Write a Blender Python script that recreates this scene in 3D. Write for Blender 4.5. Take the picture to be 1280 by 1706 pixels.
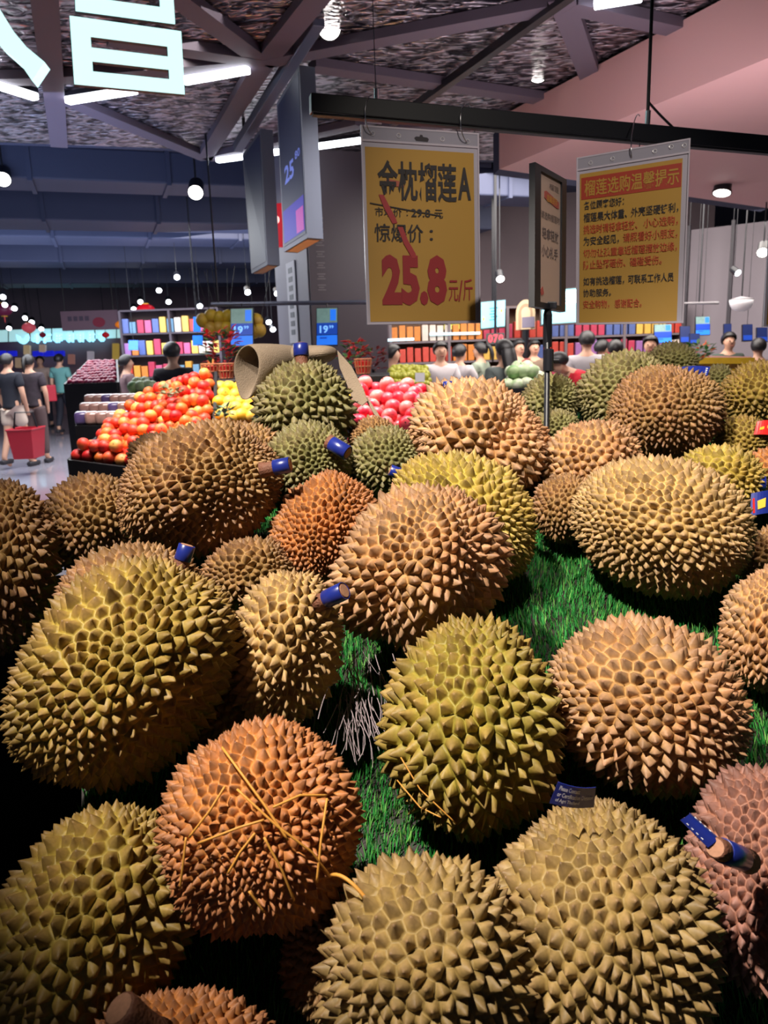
import bpy, bmesh, math, random
import numpy as np
from mathutils import Vector, Matrix

random.seed(7)
RNG = np.random.default_rng(11)
SC = bpy.context.scene
COL = SC.collection
for _o in list(bpy.data.objects):
    bpy.data.objects.remove(_o)

# ------------------------------------------------------------------ camera
FPX, HOR, ROLL, CAMZ = 1281.0, 580.0, 0.033, 1.55
PITCH = math.atan((853 - HOR) / FPX)
F = np.array([0, math.cos(PITCH), -math.sin(PITCH)])
U0 = np.array([0, math.sin(PITCH), math.cos(PITCH)])
R0 = np.array([1.0, 0, 0])
R = math.cos(ROLL) * R0 - math.sin(ROLL) * U0
U = math.sin(ROLL) * R0 + math.cos(ROLL) * U0
CAM = np.array([0, 0, CAMZ])
cam_data = bpy.data.cameras.new('camera')
cam = bpy.data.objects.new('camera', cam_data)
COL.objects.link(cam)
cam.matrix_world = Matrix(((R[0], U[0], -F[0], CAM[0]), (R[1], U[1], -F[1], CAM[1]),
                           (R[2], U[2], -F[2], CAM[2]), (0, 0, 0, 1)))
cam_data.sensor_fit = 'VERTICAL'
cam_data.sensor_height = 36.0
cam_data.lens = 36.0 * FPX / 1706.0
cam_data.clip_start = 0.02
cam_data.clip_end = 120
cam_data.dof.use_dof = True
cam_data.dof.focus_distance = 1.02
cam_data.dof.aperture_fstop = 12.5
SC.camera = cam

# ------------------------------------------------------------------ world and lights
world = bpy.data.worlds.new('store_ambience')
SC.world = world
world.use_nodes = True
world.node_tree.nodes['Background'].inputs[0].default_value = (0.50, 0.52, 0.66, 1)
world.node_tree.nodes['Background'].inputs[1].default_value = 0.13
SC.view_settings.view_transform = 'Standard'
SC.view_settings.look = 'None'
SC.view_settings.gamma = 1.0
SC.view_settings.exposure = 0.0
SC.cycles.use_denoising = True
SC.cycles.max_bounces = 5
SC.cycles.diffuse_bounces = 2
SC.cycles.glossy_bounces = 3
SC.cycles.transmission_bounces = 4
SC.cycles.transparent_max_bounces = 6
SC.cycles.sample_clamp_indirect = 4.0
SC.cycles.caustics_reflective = False
SC.cycles.caustics_refractive = False


def spot(name, loc, target, power, size_deg, blend, color, radius=0.04):
    d = bpy.data.lights.new(name, 'SPOT')
    d.energy, d.spot_size, d.spot_blend = power, math.radians(size_deg), blend
    d.color, d.shadow_soft_size = color, radius
    o = bpy.data.objects.new(name, d)
    COL.objects.link(o)
    o.location = loc
    o.rotation_euler = (Vector(target) - Vector(loc)).to_track_quat('-Z', 'Y').to_euler()
    return o


def area(name, loc, target, power, sx, sy, color, spread=180):
    d = bpy.data.lights.new(name, 'AREA')
    d.energy, d.shape, d.size, d.size_y, d.color = power, 'RECTANGLE', sx, sy, color
    d.spread = math.radians(spread)
    o = bpy.data.objects.new(name, d)
    COL.objects.link(o)
    o.location = loc
    o.rotation_euler = (Vector(target) - Vector(loc)).to_track_quat('-Z', 'Y').to_euler()
    return o


WARM = (1.0, 0.91, 0.80)
spot('spotlight_key', (-0.75, 0.15, 3.2), (0.20, 1.10, 1.2), 450, 39, 0.55, WARM, 0.035)
spot('spotlight_right', (0.2, 0.5, 3.2), (0.62, 1.35, 1.3), 110, 40, 0.7, WARM, 0.04)
spot('spotlight_signs', (0.7, -0.6, 3.2), (0.45, 1.8, 1.85), 120, 26, 0.8, (1.0, 0.9, 0.78), 0.04)
spot('fill_spot_back', (-0.5, 0.6, 3.2), (-0.1, 1.55, 1.4), 110, 26, 0.9, (1.0, 0.93, 0.84), 0.06)  # added fill spot, brightens the felt sleeve and back durians
area('fill_far_stalls', (-2.0, 13.0, 3.2), (-2.2, 14.5, 0.8), 100, 4.0, 2.0, (1.0, 0.9, 0.8))  # unseen fill added to brighten the far wall and goods
area('fill_apples', (0.25, 4.3, 3.15), (0.15, 4.2, 0.8), 36, 0.8, 0.8, (1.0, 0.93, 0.88), 100)  # unseen fill added because the apples came out dark
area('fill_mid_hall', (1.5, 6.5, 2.82), (1.4, 6.9, 0.8), 60, 2.0, 1.0, (1.0, 0.94, 0.9))  # unseen fill added for the cabbages and shoppers
area('light_fruit_hall', (-1.5, 4.6, 3.15), (-1.0, 4.9, 0.8), 58, 1.2, 1.2, (1.0, 0.93, 0.85), 105)
area('light_aisle', (-4.5, 11.0, 3.2), (-4.5, 11.0, 0), 420, 4, 5, (0.92, 0.95, 1.0))
area('light_shelves', (2.4, 9.5, 3.2), (2.4, 10.6, 0.8), 330, 5, 2.5, (1.0, 0.92, 0.85))
area('fill_ceiling_wash', (1.4, 4.4, 2.3), (1.5, 5.6, 3.3), 15, 2.5, 1.5, (1.0, 0.84, 0.90))  # unseen upward fill, added to lift the metal ceiling and soffit
area('fill_ceiling_blue', (-3.2, 6.0, 2.5), (-3.4, 7.6, 4.0), 34, 3.0, 2.0, (0.5, 0.64, 1.0), 130)  # unseen blue fill, added to lift the dark ceiling
area('fill_far_ceiling', (-4.5, 13.0, 2.6), (-4.5, 14.0, 4.0), 90, 6.0, 4.0, (0.55, 0.68, 1.0))  # second unseen blue fill, added for the far ceiling

# ------------------------------------------------------------------ helpers
DOWN_AXIS = None


def ray(px, py):
    return F + R * (px - 640) / FPX - U * (py - 853) / FPX


def at(px, py, d):
    return CAM + d * ray(px, py)


def on_z(px, py, z):
    r = ray(px, py)
    return CAM + r * ((z - CAMZ) / r[2])


VF = np.array([-0.331, 0.944, 0.0])   # the store's long axis
VC = np.array([0.944, 0.331, 0.0])    # across the store
YAW = math.atan2(VC[1], VC[0])
UP = np.array([0, 0, 1.0])


def s2l(c):
    return tuple((v / 255 / 12.92) if v / 255 <= 0.04045 else ((v / 255 + 0.055) / 1.055) ** 2.4 for v in c[:3]) + (1.0,)


_MATS = {}


def mat(name, rgb, rough=0.6, metal=0.0, emit=0.0, emit_rgb=None, spec=0.5, alpha=1.0, noise=0.0, nscale=8.0, bump=0.0, bscale=60.0, coat=0.0):
    if name in _MATS:
        return _MATS[name]
    m = bpy.data.materials.new(name)
    m.use_nodes = True
    nt = m.node_tree
    b = nt.nodes['Principled BSDF']
    b.inputs['Base Color'].default_value = s2l(rgb)
    b.inputs['Roughness'].default_value = rough
    b.inputs['Metallic'].default_value = metal
    b.inputs['Specular IOR Level'].default_value = spec
    b.inputs['Coat Weight'].default_value = coat
    if alpha < 1:
        b.inputs['Alpha'].default_value = alpha
    if emit > 0:
        b.inputs['Emission Color'].default_value = s2l(emit_rgb or rgb)
        b.inputs['Emission Strength'].default_value = emit
    if noise > 0 or bump > 0:
        tc = nt.nodes.new('ShaderNodeTexCoord')
    if noise > 0:
        n = nt.nodes.new('ShaderNodeTexNoise')
        n.inputs['Scale'].default_value = nscale
        n.inputs['Detail'].default_value = 5
        nt.links.new(tc.outputs['Object'], n.inputs['Vector'])
        mx = nt.nodes.new('ShaderNodeMix')
        mx.data_type = 'RGBA'
        base = s2l(rgb)
        mx.inputs['A'].default_value = tuple(max(0, v * (1 - noise)) for v in base[:3]) + (1,)
        mx.inputs['B'].default_value = tuple(min(1, v * (1 + noise)) for v in base[:3]) + (1,)
        nt.links.new(n.outputs['Fac'], mx.inputs['Factor'])
        nt.links.new(mx.outputs['Result'], b.inputs['Base Color'])
    if bump > 0:
        n2 = nt.nodes.new('ShaderNodeTexNoise')
        n2.inputs['Scale'].default_value = bscale
        nt.links.new(tc.outputs['Object'], n2.inputs['Vector'])
        bp = nt.nodes.new('ShaderNodeBump')
        bp.inputs['Strength'].default_value = bump
        bp.inputs['Distance'].default_value = 0.01
        nt.links.new(n2.outputs['Fac'], bp.inputs['Height'])
        nt.links.new(bp.outputs['Normal'], b.inputs['Normal'])
    _MATS[name] = m
    return m


def tag(o, label, cat, group=None, kind=None):
    if label:
        o['label'] = label
    if cat:
        o['category'] = cat
    if group:
        o['group'] = group
    if kind:
        o['kind'] = kind
    return o


def empty(name, loc, label, cat, group=None, rot=None):
    o = bpy.data.objects.new(name, None)
    o.empty_display_size = 0.05
    COL.objects.link(o)
    if rot is not None:
        mw = Matrix.Translation(Vector(loc)) @ rot.to_4x4()
        o.matrix_world = mw
    else:
        o.location = tuple(loc)
    tag(o, label, cat, group)
    return o


def link(name, me, m=None, parent=None, world=False):
    """Link mesh; with world=True its coordinates are world ones and are carried into the parent's frame."""
    if m is not None and not me.materials:
        me.materials.append(m)
    o = bpy.data.objects.new(name, me)
    COL.objects.link(o)
    if parent is not None:
        o.parent = parent
        if world:
            o.matrix_parent_inverse = world_matrix(parent).inverted()
    return o


def world_matrix(o):
    m = o.matrix_basis.copy()
    if o.parent is not None:
        m = world_matrix(o.parent) @ o.matrix_parent_inverse @ m
    return m


def structure(o):
    o['kind'] = 'structure'
    return o


class MB:
    """collects simple solids into one mesh"""

    def __init__(self):
        self.v, self.f, self.mi = [], [], []

    def add(self, v, f, mi=0):
        n = len(self.v)
        self.v += [tuple(map(float, p)) for p in v]
        self.f += [tuple(i + n for i in q) for q in f]
        self.mi += [mi] * len(f)
        return self

    def obox(self, c, ax, ay, az, sx, sy, sz, mi=0):
        c, ax, ay, az = map(np.asarray, (c, ax, ay, az))
        v = [c + ax * sx * i + ay * sy * j + az * sz * k for i in (-.5, .5) for j in (-.5, .5) for k in (-.5, .5)]
        f = [(0, 1, 3, 2), (4, 6, 7, 5), (0, 4, 5, 1), (2, 3, 7, 6), (0, 2, 6, 4), (1, 5, 7, 3)]
        return self.add(v, f, mi)

    def box(self, c, s, mi=0):
        return self.obox(c, (1, 0, 0), (0, 1, 0), (0, 0, 1), s[0], s[1], s[2], mi)

    def prism(self, poly, vec, mi=0):
        """closed solid: polygon (3d points) extruded along vec"""
        n = len(poly)
        poly = [np.asarray(p, float) for p in poly]
        v = poly + [p + np.asarray(vec) for p in poly]
        f = [tuple(range(n))[::-1], tuple(range(n, 2 * n))]
        f += [(i, (i + 1) % n, (i + 1) % n + n, i + n) for i in range(n)]
        return self.add(v, f, mi)

    def tube(self, pts, r, seg=10, mi=0, cap=True, squash=None):
        pts = [np.asarray(p, float) for p in pts]
        rs = r if hasattr(r, '__len__') else [r] * len(pts)
        rings = []
        prev = None
        for i, p in enumerate(pts):
            t = pts[min(i + 1, len(pts) - 1)] - pts[max(i - 1, 0)]
            t = t / (np.linalg.norm(t) + 1e-12)
            if prev is None:
                a = np.array([0, 0, 1.0]) if abs(t[2]) < .9 else np.array([1.0, 0, 0])
                x = np.cross(t, a)
            else:
                x = prev - t * (prev @ t)
            x /= np.linalg.norm(x)
            y = np.cross(t, x)
            prev = x
            rings.append([p + rs[i] * (math.cos(2 * math.pi * k / seg) * x + math.sin(2 * math.pi * k / seg) * y) for k in range(seg)])
        v = [q for rg in rings for q in rg]
        f = []
        for i in range(len(pts) - 1):
            for k in range(seg):
                k2 = (k + 1) % seg
                f.append((i * seg + k, i * seg + k2, (i + 1) * seg + k2, (i + 1) * seg + k))
        if cap:
            f.append(tuple(range(seg))[::-1])
            f.append(tuple(range((len(pts) - 1) * seg, len(pts) * seg)))
        return self.add(v, f, mi)

    def lathe(self, prof, seg=20, c=(0, 0, 0), mi=0, axis=None):
        """prof: (r, z) list"""
        c = np.asarray(c, float)
        if axis is None:
            X, Y, Z = np.eye(3)
        else:
            Z = np.asarray(axis, float) / np.linalg.norm(axis)
            a = np.array([1.0, 0, 0]) if abs(Z[0]) < .9 else np.array([0, 1.0, 0])
            X = np.cross(a, Z)
            X /= np.linalg.norm(X)
            Y = np.cross(Z, X)
        v = [c + Z * z + X * r * math.cos(2 * math.pi * k / seg) + Y * r * math.sin(2 * math.pi * k / seg) for r, z in prof for k in range(seg)]
        f = []
        for i in range(len(prof) - 1):
            for k in range(seg):
                k2 = (k + 1) % seg
                f.append((i * seg + k, i * seg + k2, (i + 1) * seg + k2, (i + 1) * seg + k))
        if prof[0][0] > 1e-4:
            f.append(tuple(range(seg))[::-1])
        if prof[-1][0] > 1e-4:
            f.append(tuple(range((len(prof) - 1) * seg, len(prof) * seg)))
        return self.add(v, f, mi)

    def mesh(self, name, smooth=False, bevel=0.0):
        me = bpy.data.meshes.new(name)
        me.from_pydata(self.v, [], self.f)
        if any(self.mi):
            me.polygons.foreach_set('material_index', self.mi)
        bm = bmesh.new()
        bm.from_mesh(me)
        bmesh.ops.remove_doubles(bm, verts=bm.verts, dist=1e-6)
        bmesh.ops.recalc_face_normals(bm, faces=bm.faces)
        if bevel > 0:
            bmesh.ops.bevel(bm, geom=[e for e in bm.edges if len(e.link_faces) == 2 and e.calc_face_angle(0) > .6],
                            offset=bevel, segments=2, affect='EDGES', profile=.5)
        bm.to_mesh(me)
        bm.free()
        if smooth:
            me.polygons.foreach_set('use_smooth', [True] * len(me.polygons))
        me.update()
        return me

    def build(self, name, m, parent=None, smooth=False, bevel=0.0, world=False):
        me = self.mesh(name, smooth, bevel)
        for q in (m if isinstance(m, (list, tuple)) else [m]):
            me.materials.append(q)
        return link(name, me, None, parent, world)


def text_verts(body, size=1.0, bold=0.0, align='LEFT', xs=1.0):
    """outline of a line of writing as flat triangles: (verts Nx2, faces)"""
    cu = bpy.data.curves.new('writing', 'FONT')
    cu.body, cu.size, cu.offset, cu.resolution_u = body, size, bold, 2
    cu.align_x = align
    o = bpy.data.objects.new('writing', cu)
    COL.objects.link(o)
    dg = bpy.context.evaluated_depsgraph_get()
    me = bpy.data.meshes.new_from_object(o.evaluated_get(dg))
    v = np.array([p.co[:2] for p in me.vertices]).reshape(-1, 2)
    f = [tuple(p.vertices) for p in me.polygons]
    bpy.data.objects.remove(o)
    bpy.data.curves.remove(cu)
    bpy.data.meshes.remove(me)
    if len(v):
        v = v * np.array([xs, 1.0])
    return v, f


class Sheet:
    """A flexible sheet hung between four corners; u right, v down, both 0..1; n points at the viewer."""

    def __init__(self, tl, tr, br, bl):
        self.c = [np.asarray(p, float) for p in (tl, tr, br, bl)]
        n = np.cross(self.c[3] - self.c[0], self.c[1] - self.c[0])
        self.n = n / np.linalg.norm(n)
        if self.n @ (CAM - self.c[0]) < 0:
            self.n = -self.n
        self.w = np.linalg.norm(self.c[1] - self.c[0])
        self.h = np.linalg.norm(self.c[3] - self.c[0])

    def p(self, u, v, e=0.0):
        a, b, c, d = self.c
        return a * (1 - u) * (1 - v) + b * u * (1 - v) + c * u * v + d * (1 - u) * v + self.n * e

    def quad(self, u0, v0, u1, v1, e0, e1):
        m = MB()
        lo = [self.p(u0, v0, e0), self.p(u1, v0, e0), self.p(u1, v1, e0), self.p(u0, v1, e0)]
        hi = [self.p(u0, v0, e1), self.p(u1, v0, e1), self.p(u1, v1, e1), self.p(u0, v1, e1)]
        m.add(lo + hi, [(0, 1, 2, 3), (4, 7, 6, 5), (0, 4, 5, 1), (1, 5, 6, 2), (2, 6, 7, 3), (3, 7, 4, 0)])
        return m

    def poly(self, uv, e0, e1):
        m = MB()
        lo = [self.p(u, v, e0) for u, v in uv]
        n = len(lo)
        hi = [self.p(u, v, e1) for u, v in uv]
        m.add(lo + hi, [tuple(range(n)), tuple(range(n, 2 * n))[::-1]] + [(i, (i + 1) % n, (i + 1) % n + n, i + n) for i in range(n)])
        return m

    def write(self, body, u0, v0, u1, v1, m, parent, e=0.0012, bold=0.0, name='lettering'):
        """fit the line of writing into the box u0..u1, v0..v1 of the sheet"""
        v, f = text_verts(body, 1.0, bold)
        if not len(v):
            return None
        lo, hi = v.min(0), v.max(0)
        q = (v - lo) / (hi - lo)
        me = bpy.data.meshes.new(name)
        me.from_pydata([tuple(self.p(u0 + (u1 - u0) * a, v1 + (v0 - v1) * b, e)) for a, b in q], [], f)
        me.update()
        return link(name, me, m, parent, True)


# ------------------------------------------------------------------ common materials
M_BLACK = mat('black_paint', (24, 25, 30), 0.5)
M_BLACKMETAL = mat('black_powder_coat', (26, 27, 33), 0.38, 0.0)
M_STEEL = mat('bright_wire', (205, 205, 210), 0.22, 1.0)
M_PLASTIC = mat('clear_plastic_edge', (212, 208, 226), 0.18, 0.0, alpha=0.55, spec=0.7)
M_INK = mat('dark_ink', (62, 58, 60), 0.7)
M_RED = mat('red_ink', (172, 40, 48), 0.6)
M_PAPER = mat('yellow_paper', (206, 158, 66), 0.55, noise=0.05, nscale=3)
M_LED = mat('led_diffuser', (255, 255, 255), 0.5, emit=9.0, emit_rgb=(240, 246, 255))
M_LENS = mat('spot_lens', (255, 255, 255), 0.3, emit=14.0, emit_rgb=(255, 248, 240))
M_LENS_FAR = mat('far_spot_lens', (255, 255, 255), 0.3, emit=10.0, emit_rgb=(240, 246, 255))

# ------------------------------------------------------------------ room shell
m_floor = mat('polished_floor_tile', (150, 146, 158), 0.12, noise=0.12, nscale=1.5, spec=0.6)
m_dark = mat('dark_paint_blue_haze', (52, 58, 84), 0.75, noise=0.15, nscale=0.8)  # blue flare haze is put into this dark paint colour
m_farwall = mat('far_wall_panel', (120, 98, 112), 0.7, noise=0.2, nscale=1.2)
m_grey = mat('grey_wall_panel', (150, 140, 148), 0.6, noise=0.06, nscale=2)

fl = MB().box((0, 12, -0.05), (50, 44, 0.1)).build('floor', m_floor)
structure(fl)
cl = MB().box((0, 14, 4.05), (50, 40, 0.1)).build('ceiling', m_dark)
structure(cl)
P_FAR = VF * 27
w = MB().obox(P_FAR + UP * 2.0, VC, VF, UP, 46, 0.2, 4.0).build('wall_back', m_farwall)
structure(w)
w = MB().obox(-VC * 12.5 + VF * 10 + UP * 2.0, VF, VC, UP, 34, 0.2, 4.0).build('wall_left', m_farwall)
structure(w)

# ------------------------------------------------------------------ patterned metal ceiling, soffit, pillar, ducts
ZC = 3.3


def hammered():
    m = bpy.data.materials.new('rippled_metal')
    m.use_nodes = True
    nt = m.node_tree
    b = nt.nodes['Principled BSDF']
    b.inputs['Metallic'].default_value = 0.9
    b.inputs['Roughness'].default_value = 0.28
    tc = nt.nodes.new('ShaderNodeTexCoord')
    mp = nt.nodes.new('ShaderNodeMapping')
    mp.inputs['Rotation'].default_value = (0, 0, YAW + .25)
    mp.inputs['Scale'].default_value = (5.5, 11, 6)
    nt.links.new(tc.outputs['Object'], mp.inputs['Vector'])
    n = nt.nodes.new('ShaderNodeTexNoise')
    n.inputs['Scale'].default_value = 1.6
    n.inputs['Detail'].default_value = 2
    n.inputs['Distortion'].default_value = 1.2
    nt.links.new(mp.outputs['Vector'], n.inputs['Vector'])
    cr = nt.nodes.new('ShaderNodeValToRGB')
    cr.color_ramp.elements[0].position = .42
    cr.color_ramp.elements[0].color = s2l((48, 46, 56))
    cr.color_ramp.elements[1].position = .60
    cr.color_ramp.elements[1].color = s2l((206, 196, 206))
    nt.links.new(n.outputs['Fac'], cr.inputs['Fac'])
    nt.links.new(cr.outputs['Color'], b.inputs['Base Color'])
    bp = nt.nodes.new('ShaderNodeBump')
    bp.inputs['Strength'].default_value = .9
    bp.inputs['Distance'].default_value = .05
    nt.links.new(n.outputs['Fac'], bp.inputs['Height'])
    nt.links.new(bp.outputs['Normal'], b.inputs['Normal'])
    return m


m_ham = hammered()
FAR_L, FAR_R = on_z(-420, 222, ZC), on_z(850, 268, ZC)
poly = [FAR_L, FAR_R, on_z(1500, -40, ZC) + np.array([1.0, 0, 0]), np.array([4.5, -1.5, ZC]), np.array([-7.0, -1.5, ZC])]
structure(MB().prism(poly, (0, 0, .06)).build('ceiling', m_ham))
# fascia closing the metal ceiling's far edge
dv = FAR_R - FAR_L
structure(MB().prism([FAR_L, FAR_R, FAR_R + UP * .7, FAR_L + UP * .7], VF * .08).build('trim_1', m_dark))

m_rib = mat('mauve_grey_rib', (104, 94, 108), .6)
ribs = [((285, -15), (440, 100)), ((440, 100), (545, -30)), ((440, 100), (340, 262)), ((440, 100), (180, 62)), ((72, -20), (98, 240)),
        ((100, 128), (440, 100)), ((100, 160), (345, 262)), ((440, 100), (935, 6)), ((935, -10), (1003, 178)), ((950, 6), (1225, 66)),
        ((1225, 66), (835, 258)), ((520, 108), (1003, 178)), ((345, 262), (600, 205)), ((0, 130), (98, 128)), ((640, 215), (1003, 178))]
for i, (p, q) in enumerate(ribs):
    A, B = on_z(*p, ZC - .03), on_z(*q, ZC - .03)
    dvec = (B - A) / np.linalg.norm(B - A)
    o = MB().obox((A + B) / 2, dvec, np.cross(UP, dvec), UP, np.linalg.norm(B - A), .13, .05 + .001 * (i % 5)).build('trim_%d' % (i + 2), m_rib)
    structure(o)

m_pink = mat('pink_light_plaster', (222, 176, 174), .7)  # pink light falling on the soffit is put into the plaster colour
zs = 2.9
poly = [on_z(832, 282, zs), on_z(1330, 76, zs), on_z(1900, -60, zs), on_z(1900, 430, zs), on_z(1280, 347, zs)]
structure(MB().prism(poly, (0, 0, .38)).build('ceiling', m_pink))
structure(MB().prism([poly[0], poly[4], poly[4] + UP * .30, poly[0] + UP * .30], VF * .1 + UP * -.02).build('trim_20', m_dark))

# dark air ducts crossing the store beyond
m_duct = mat('dark_duct_blue_haze', (66, 72, 98), .6, noise=.2, nscale=1.0)  # blue haze over the ducts is put into their colour
for i, (dist, z, h, wdt, lab) in enumerate([(9.9, 3.62, .34, .7, 'nearest dark duct across the ceiling beyond the metal panels'), (11.9, 3.55, .45, .9, 'second dark duct across the ceiling'),
                                            (14.0, 3.6, .4, 1.0, 'third dark duct across the ceiling'), (16.5, 3.55, .5, 1.1, 'fourth dark duct across the far ceiling'),
                                            (20.5, 3.5, .5, 1.2, 'farthest dark duct across the ceiling')]):
    c = VF * dist + UP * z - VC * 2
    e = empty('air_duct', c, lab, 'duct', 'ceiling ducts')
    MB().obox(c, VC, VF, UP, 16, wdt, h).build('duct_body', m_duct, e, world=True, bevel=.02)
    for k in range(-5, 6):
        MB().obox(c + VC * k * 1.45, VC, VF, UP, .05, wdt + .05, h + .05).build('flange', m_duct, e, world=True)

# pillar
pc = at(519, 580, 7.2)
pc[2] = 0
wv, wf = .74, 1.40
m_pil = mat('pillar_grey_paint', (138, 136, 150), .55)
ctr = pc + VC * wv / 2 + VF * wf / 2
structure(MB().obox(ctr + UP * 1.99, VC, VF, UP, wv, wf, 3.98).build('pillar', m_pil))
e = empty('pillar_cladding', pc + VC * wv / 2 - VF * .02, 'dark brown board covering the front of the grey pillar', 'cladding board')
MB().obox(pc + VC * (wv / 2 + .012) - VF * .017 + UP * 1.7, VC, VF, UP, wv, .03, 3.2).build('board', mat('dark_brown_board', (74, 64, 72), .5), e, world=True)
sh = Sheet(*[pc + VC * u - VF * .034 + UP * z for u, z in ((.06, 2.75), (.17, 2.75), (.17, 2.05), (.06, 2.05))])
for i in range(7):
    for k in range(3):
        sh.quad(.2 + .1 * (k % 2), .03 + i * .14 + k * .03, .9 - .15 * (k == 1), .045 + i * .14 + k * .03, .0, .002).build('faded_mark', mat('faded_mark', (120, 112, 116), .6), e, world=True)
b0 = pc + VF * .62 - VC * .012
e = empty('pillar_banner', b0 + UP * 1.7, 'narrow white vertical banner on the side of the grey pillar', 'banner')
MB().obox(b0 + UP * 2.02, VF, VC, UP, .36, .01, .78).build('cloth', mat('banner_white', (214, 214, 222), .6), e, world=True)
for i in range(8):
    MB().obox(b0 + UP * (2.33 - i * .085) - VC * .006, VF, VC, UP, .16, .004, .05).build('print_mark', mat('grey_print', (120, 124, 132), .6), e, world=True)

A, B = at(600, 580, 13.4), at(1180, 566, 13.4)
A[2] = B[2] = 0
structure(MB().prism([A, B, B + UP * 4, A + UP * 4], VF * .1).build('wall_back', mat('shop_back_wall', (98, 84, 90), .7, noise=.15, nscale=1.5)))

# right-hand wall far behind the fruit stalls
A, B = at(1128, 560, 12.5), at(1420, 560, 11.0)
A[2] = B[2] = 0
dv = (B - A) / np.linalg.norm(B - A)
structure(MB().obox((A + B) / 2 + UP * 1.6, dv, np.cross(UP, dv), UP, np.linalg.norm(B - A), .1, 3.2).build('wall_right', m_grey))
for k, px in enumerate((1140, 1212)):
    c = at(px, 560, 11.9 - k * .4)
    c[2] = 1.6
    structure(MB().obox(c, dv, np.cross(UP, dv), UP, .05, .06, 3.2).build('trim_%d' % (30 + k), mat('dark_trim', (58, 52, 60), .5)))

# ------------------------------------------------------------------ durian display: table, turf, fruit
T0, TS = 1.0, 0.42                    # table surface: z = T0 + TS * (y - 0.75)
TN = np.array([0, -TS, 1.0]) / math.sqrt(1 + TS * TS)
TX0, TX1, TY0 = -0.62, 1.25, 0.22
TYL, TYR = 1.44, 1.90                 # the back edge runs askew


def back_y(x):
    return TYL + (TYR - TYL) * (x - TX0) / (TX1 - TX0)


def left_x(y):
    return -0.27 - 0.336 * (y - 0.52)        # and the left side runs along the aisle


def table_z(y):
    return T0 + TS * (y - 0.75)


tab = empty('display_table', (0.2, 1.1, 0), 'sloping display table covered with green turf under the durians', 'display table')
m_table = mat('dark_stained_board', (40, 32, 28), 0.6, noise=0.2)
mb = MB()
mb.prism([(x, y, table_z(y) - .012) for x, y in ((left_x(TY0), TY0), (TX1, TY0), (TX1, TYR), (left_x(TYL), TYL))], (0, 0, -0.04))
mb.build('sloped_top', m_table, tab, world=True)
for xa, xx, yb, th in ((left_x(TY0 + .02), left_x(TYL - .02), TYL, .03), (TX1, TX1, TYR, -.03)):
    mb = MB().prism([(xa, TY0 + .02, 0), (xx, yb - .02, 0), (xx, yb - .02, table_z(yb - .02) - .054), (xa, TY0 + .02, table_z(TY0 + .02) - .054)], (th, 0, 0))
    mb.build('side_panel', m_table, tab, world=True)
mb = MB().prism([(TX0 + .04, back_y(TX0 + .04) - .02, 0), (TX1 - .04, back_y(TX1 - .04) - .02, 0),
                 (TX1 - .04, back_y(TX1 - .04) - .02, table_z(back_y(TX1 - .04) - .05) - .055), (TX0 + .04, back_y(TX0 + .04) - .02, table_z(back_y(TX0 + .04) - .05) - .055)], (0, -.03, 0))
mb.build('rear_panel', m_table, tab, world=True)

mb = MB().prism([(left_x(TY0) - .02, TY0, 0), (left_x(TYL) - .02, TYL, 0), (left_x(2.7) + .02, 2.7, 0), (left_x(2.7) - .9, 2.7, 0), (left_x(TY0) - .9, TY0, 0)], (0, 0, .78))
tag(mb.build('low_filler', mat('black_filler', (9, 8, 9), 1.0, spec=0.0), bevel=.004), 'black low bench added to darken the left of the durian table', 'filler')  # made-up black block, added to keep the area beside the table dark


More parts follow.
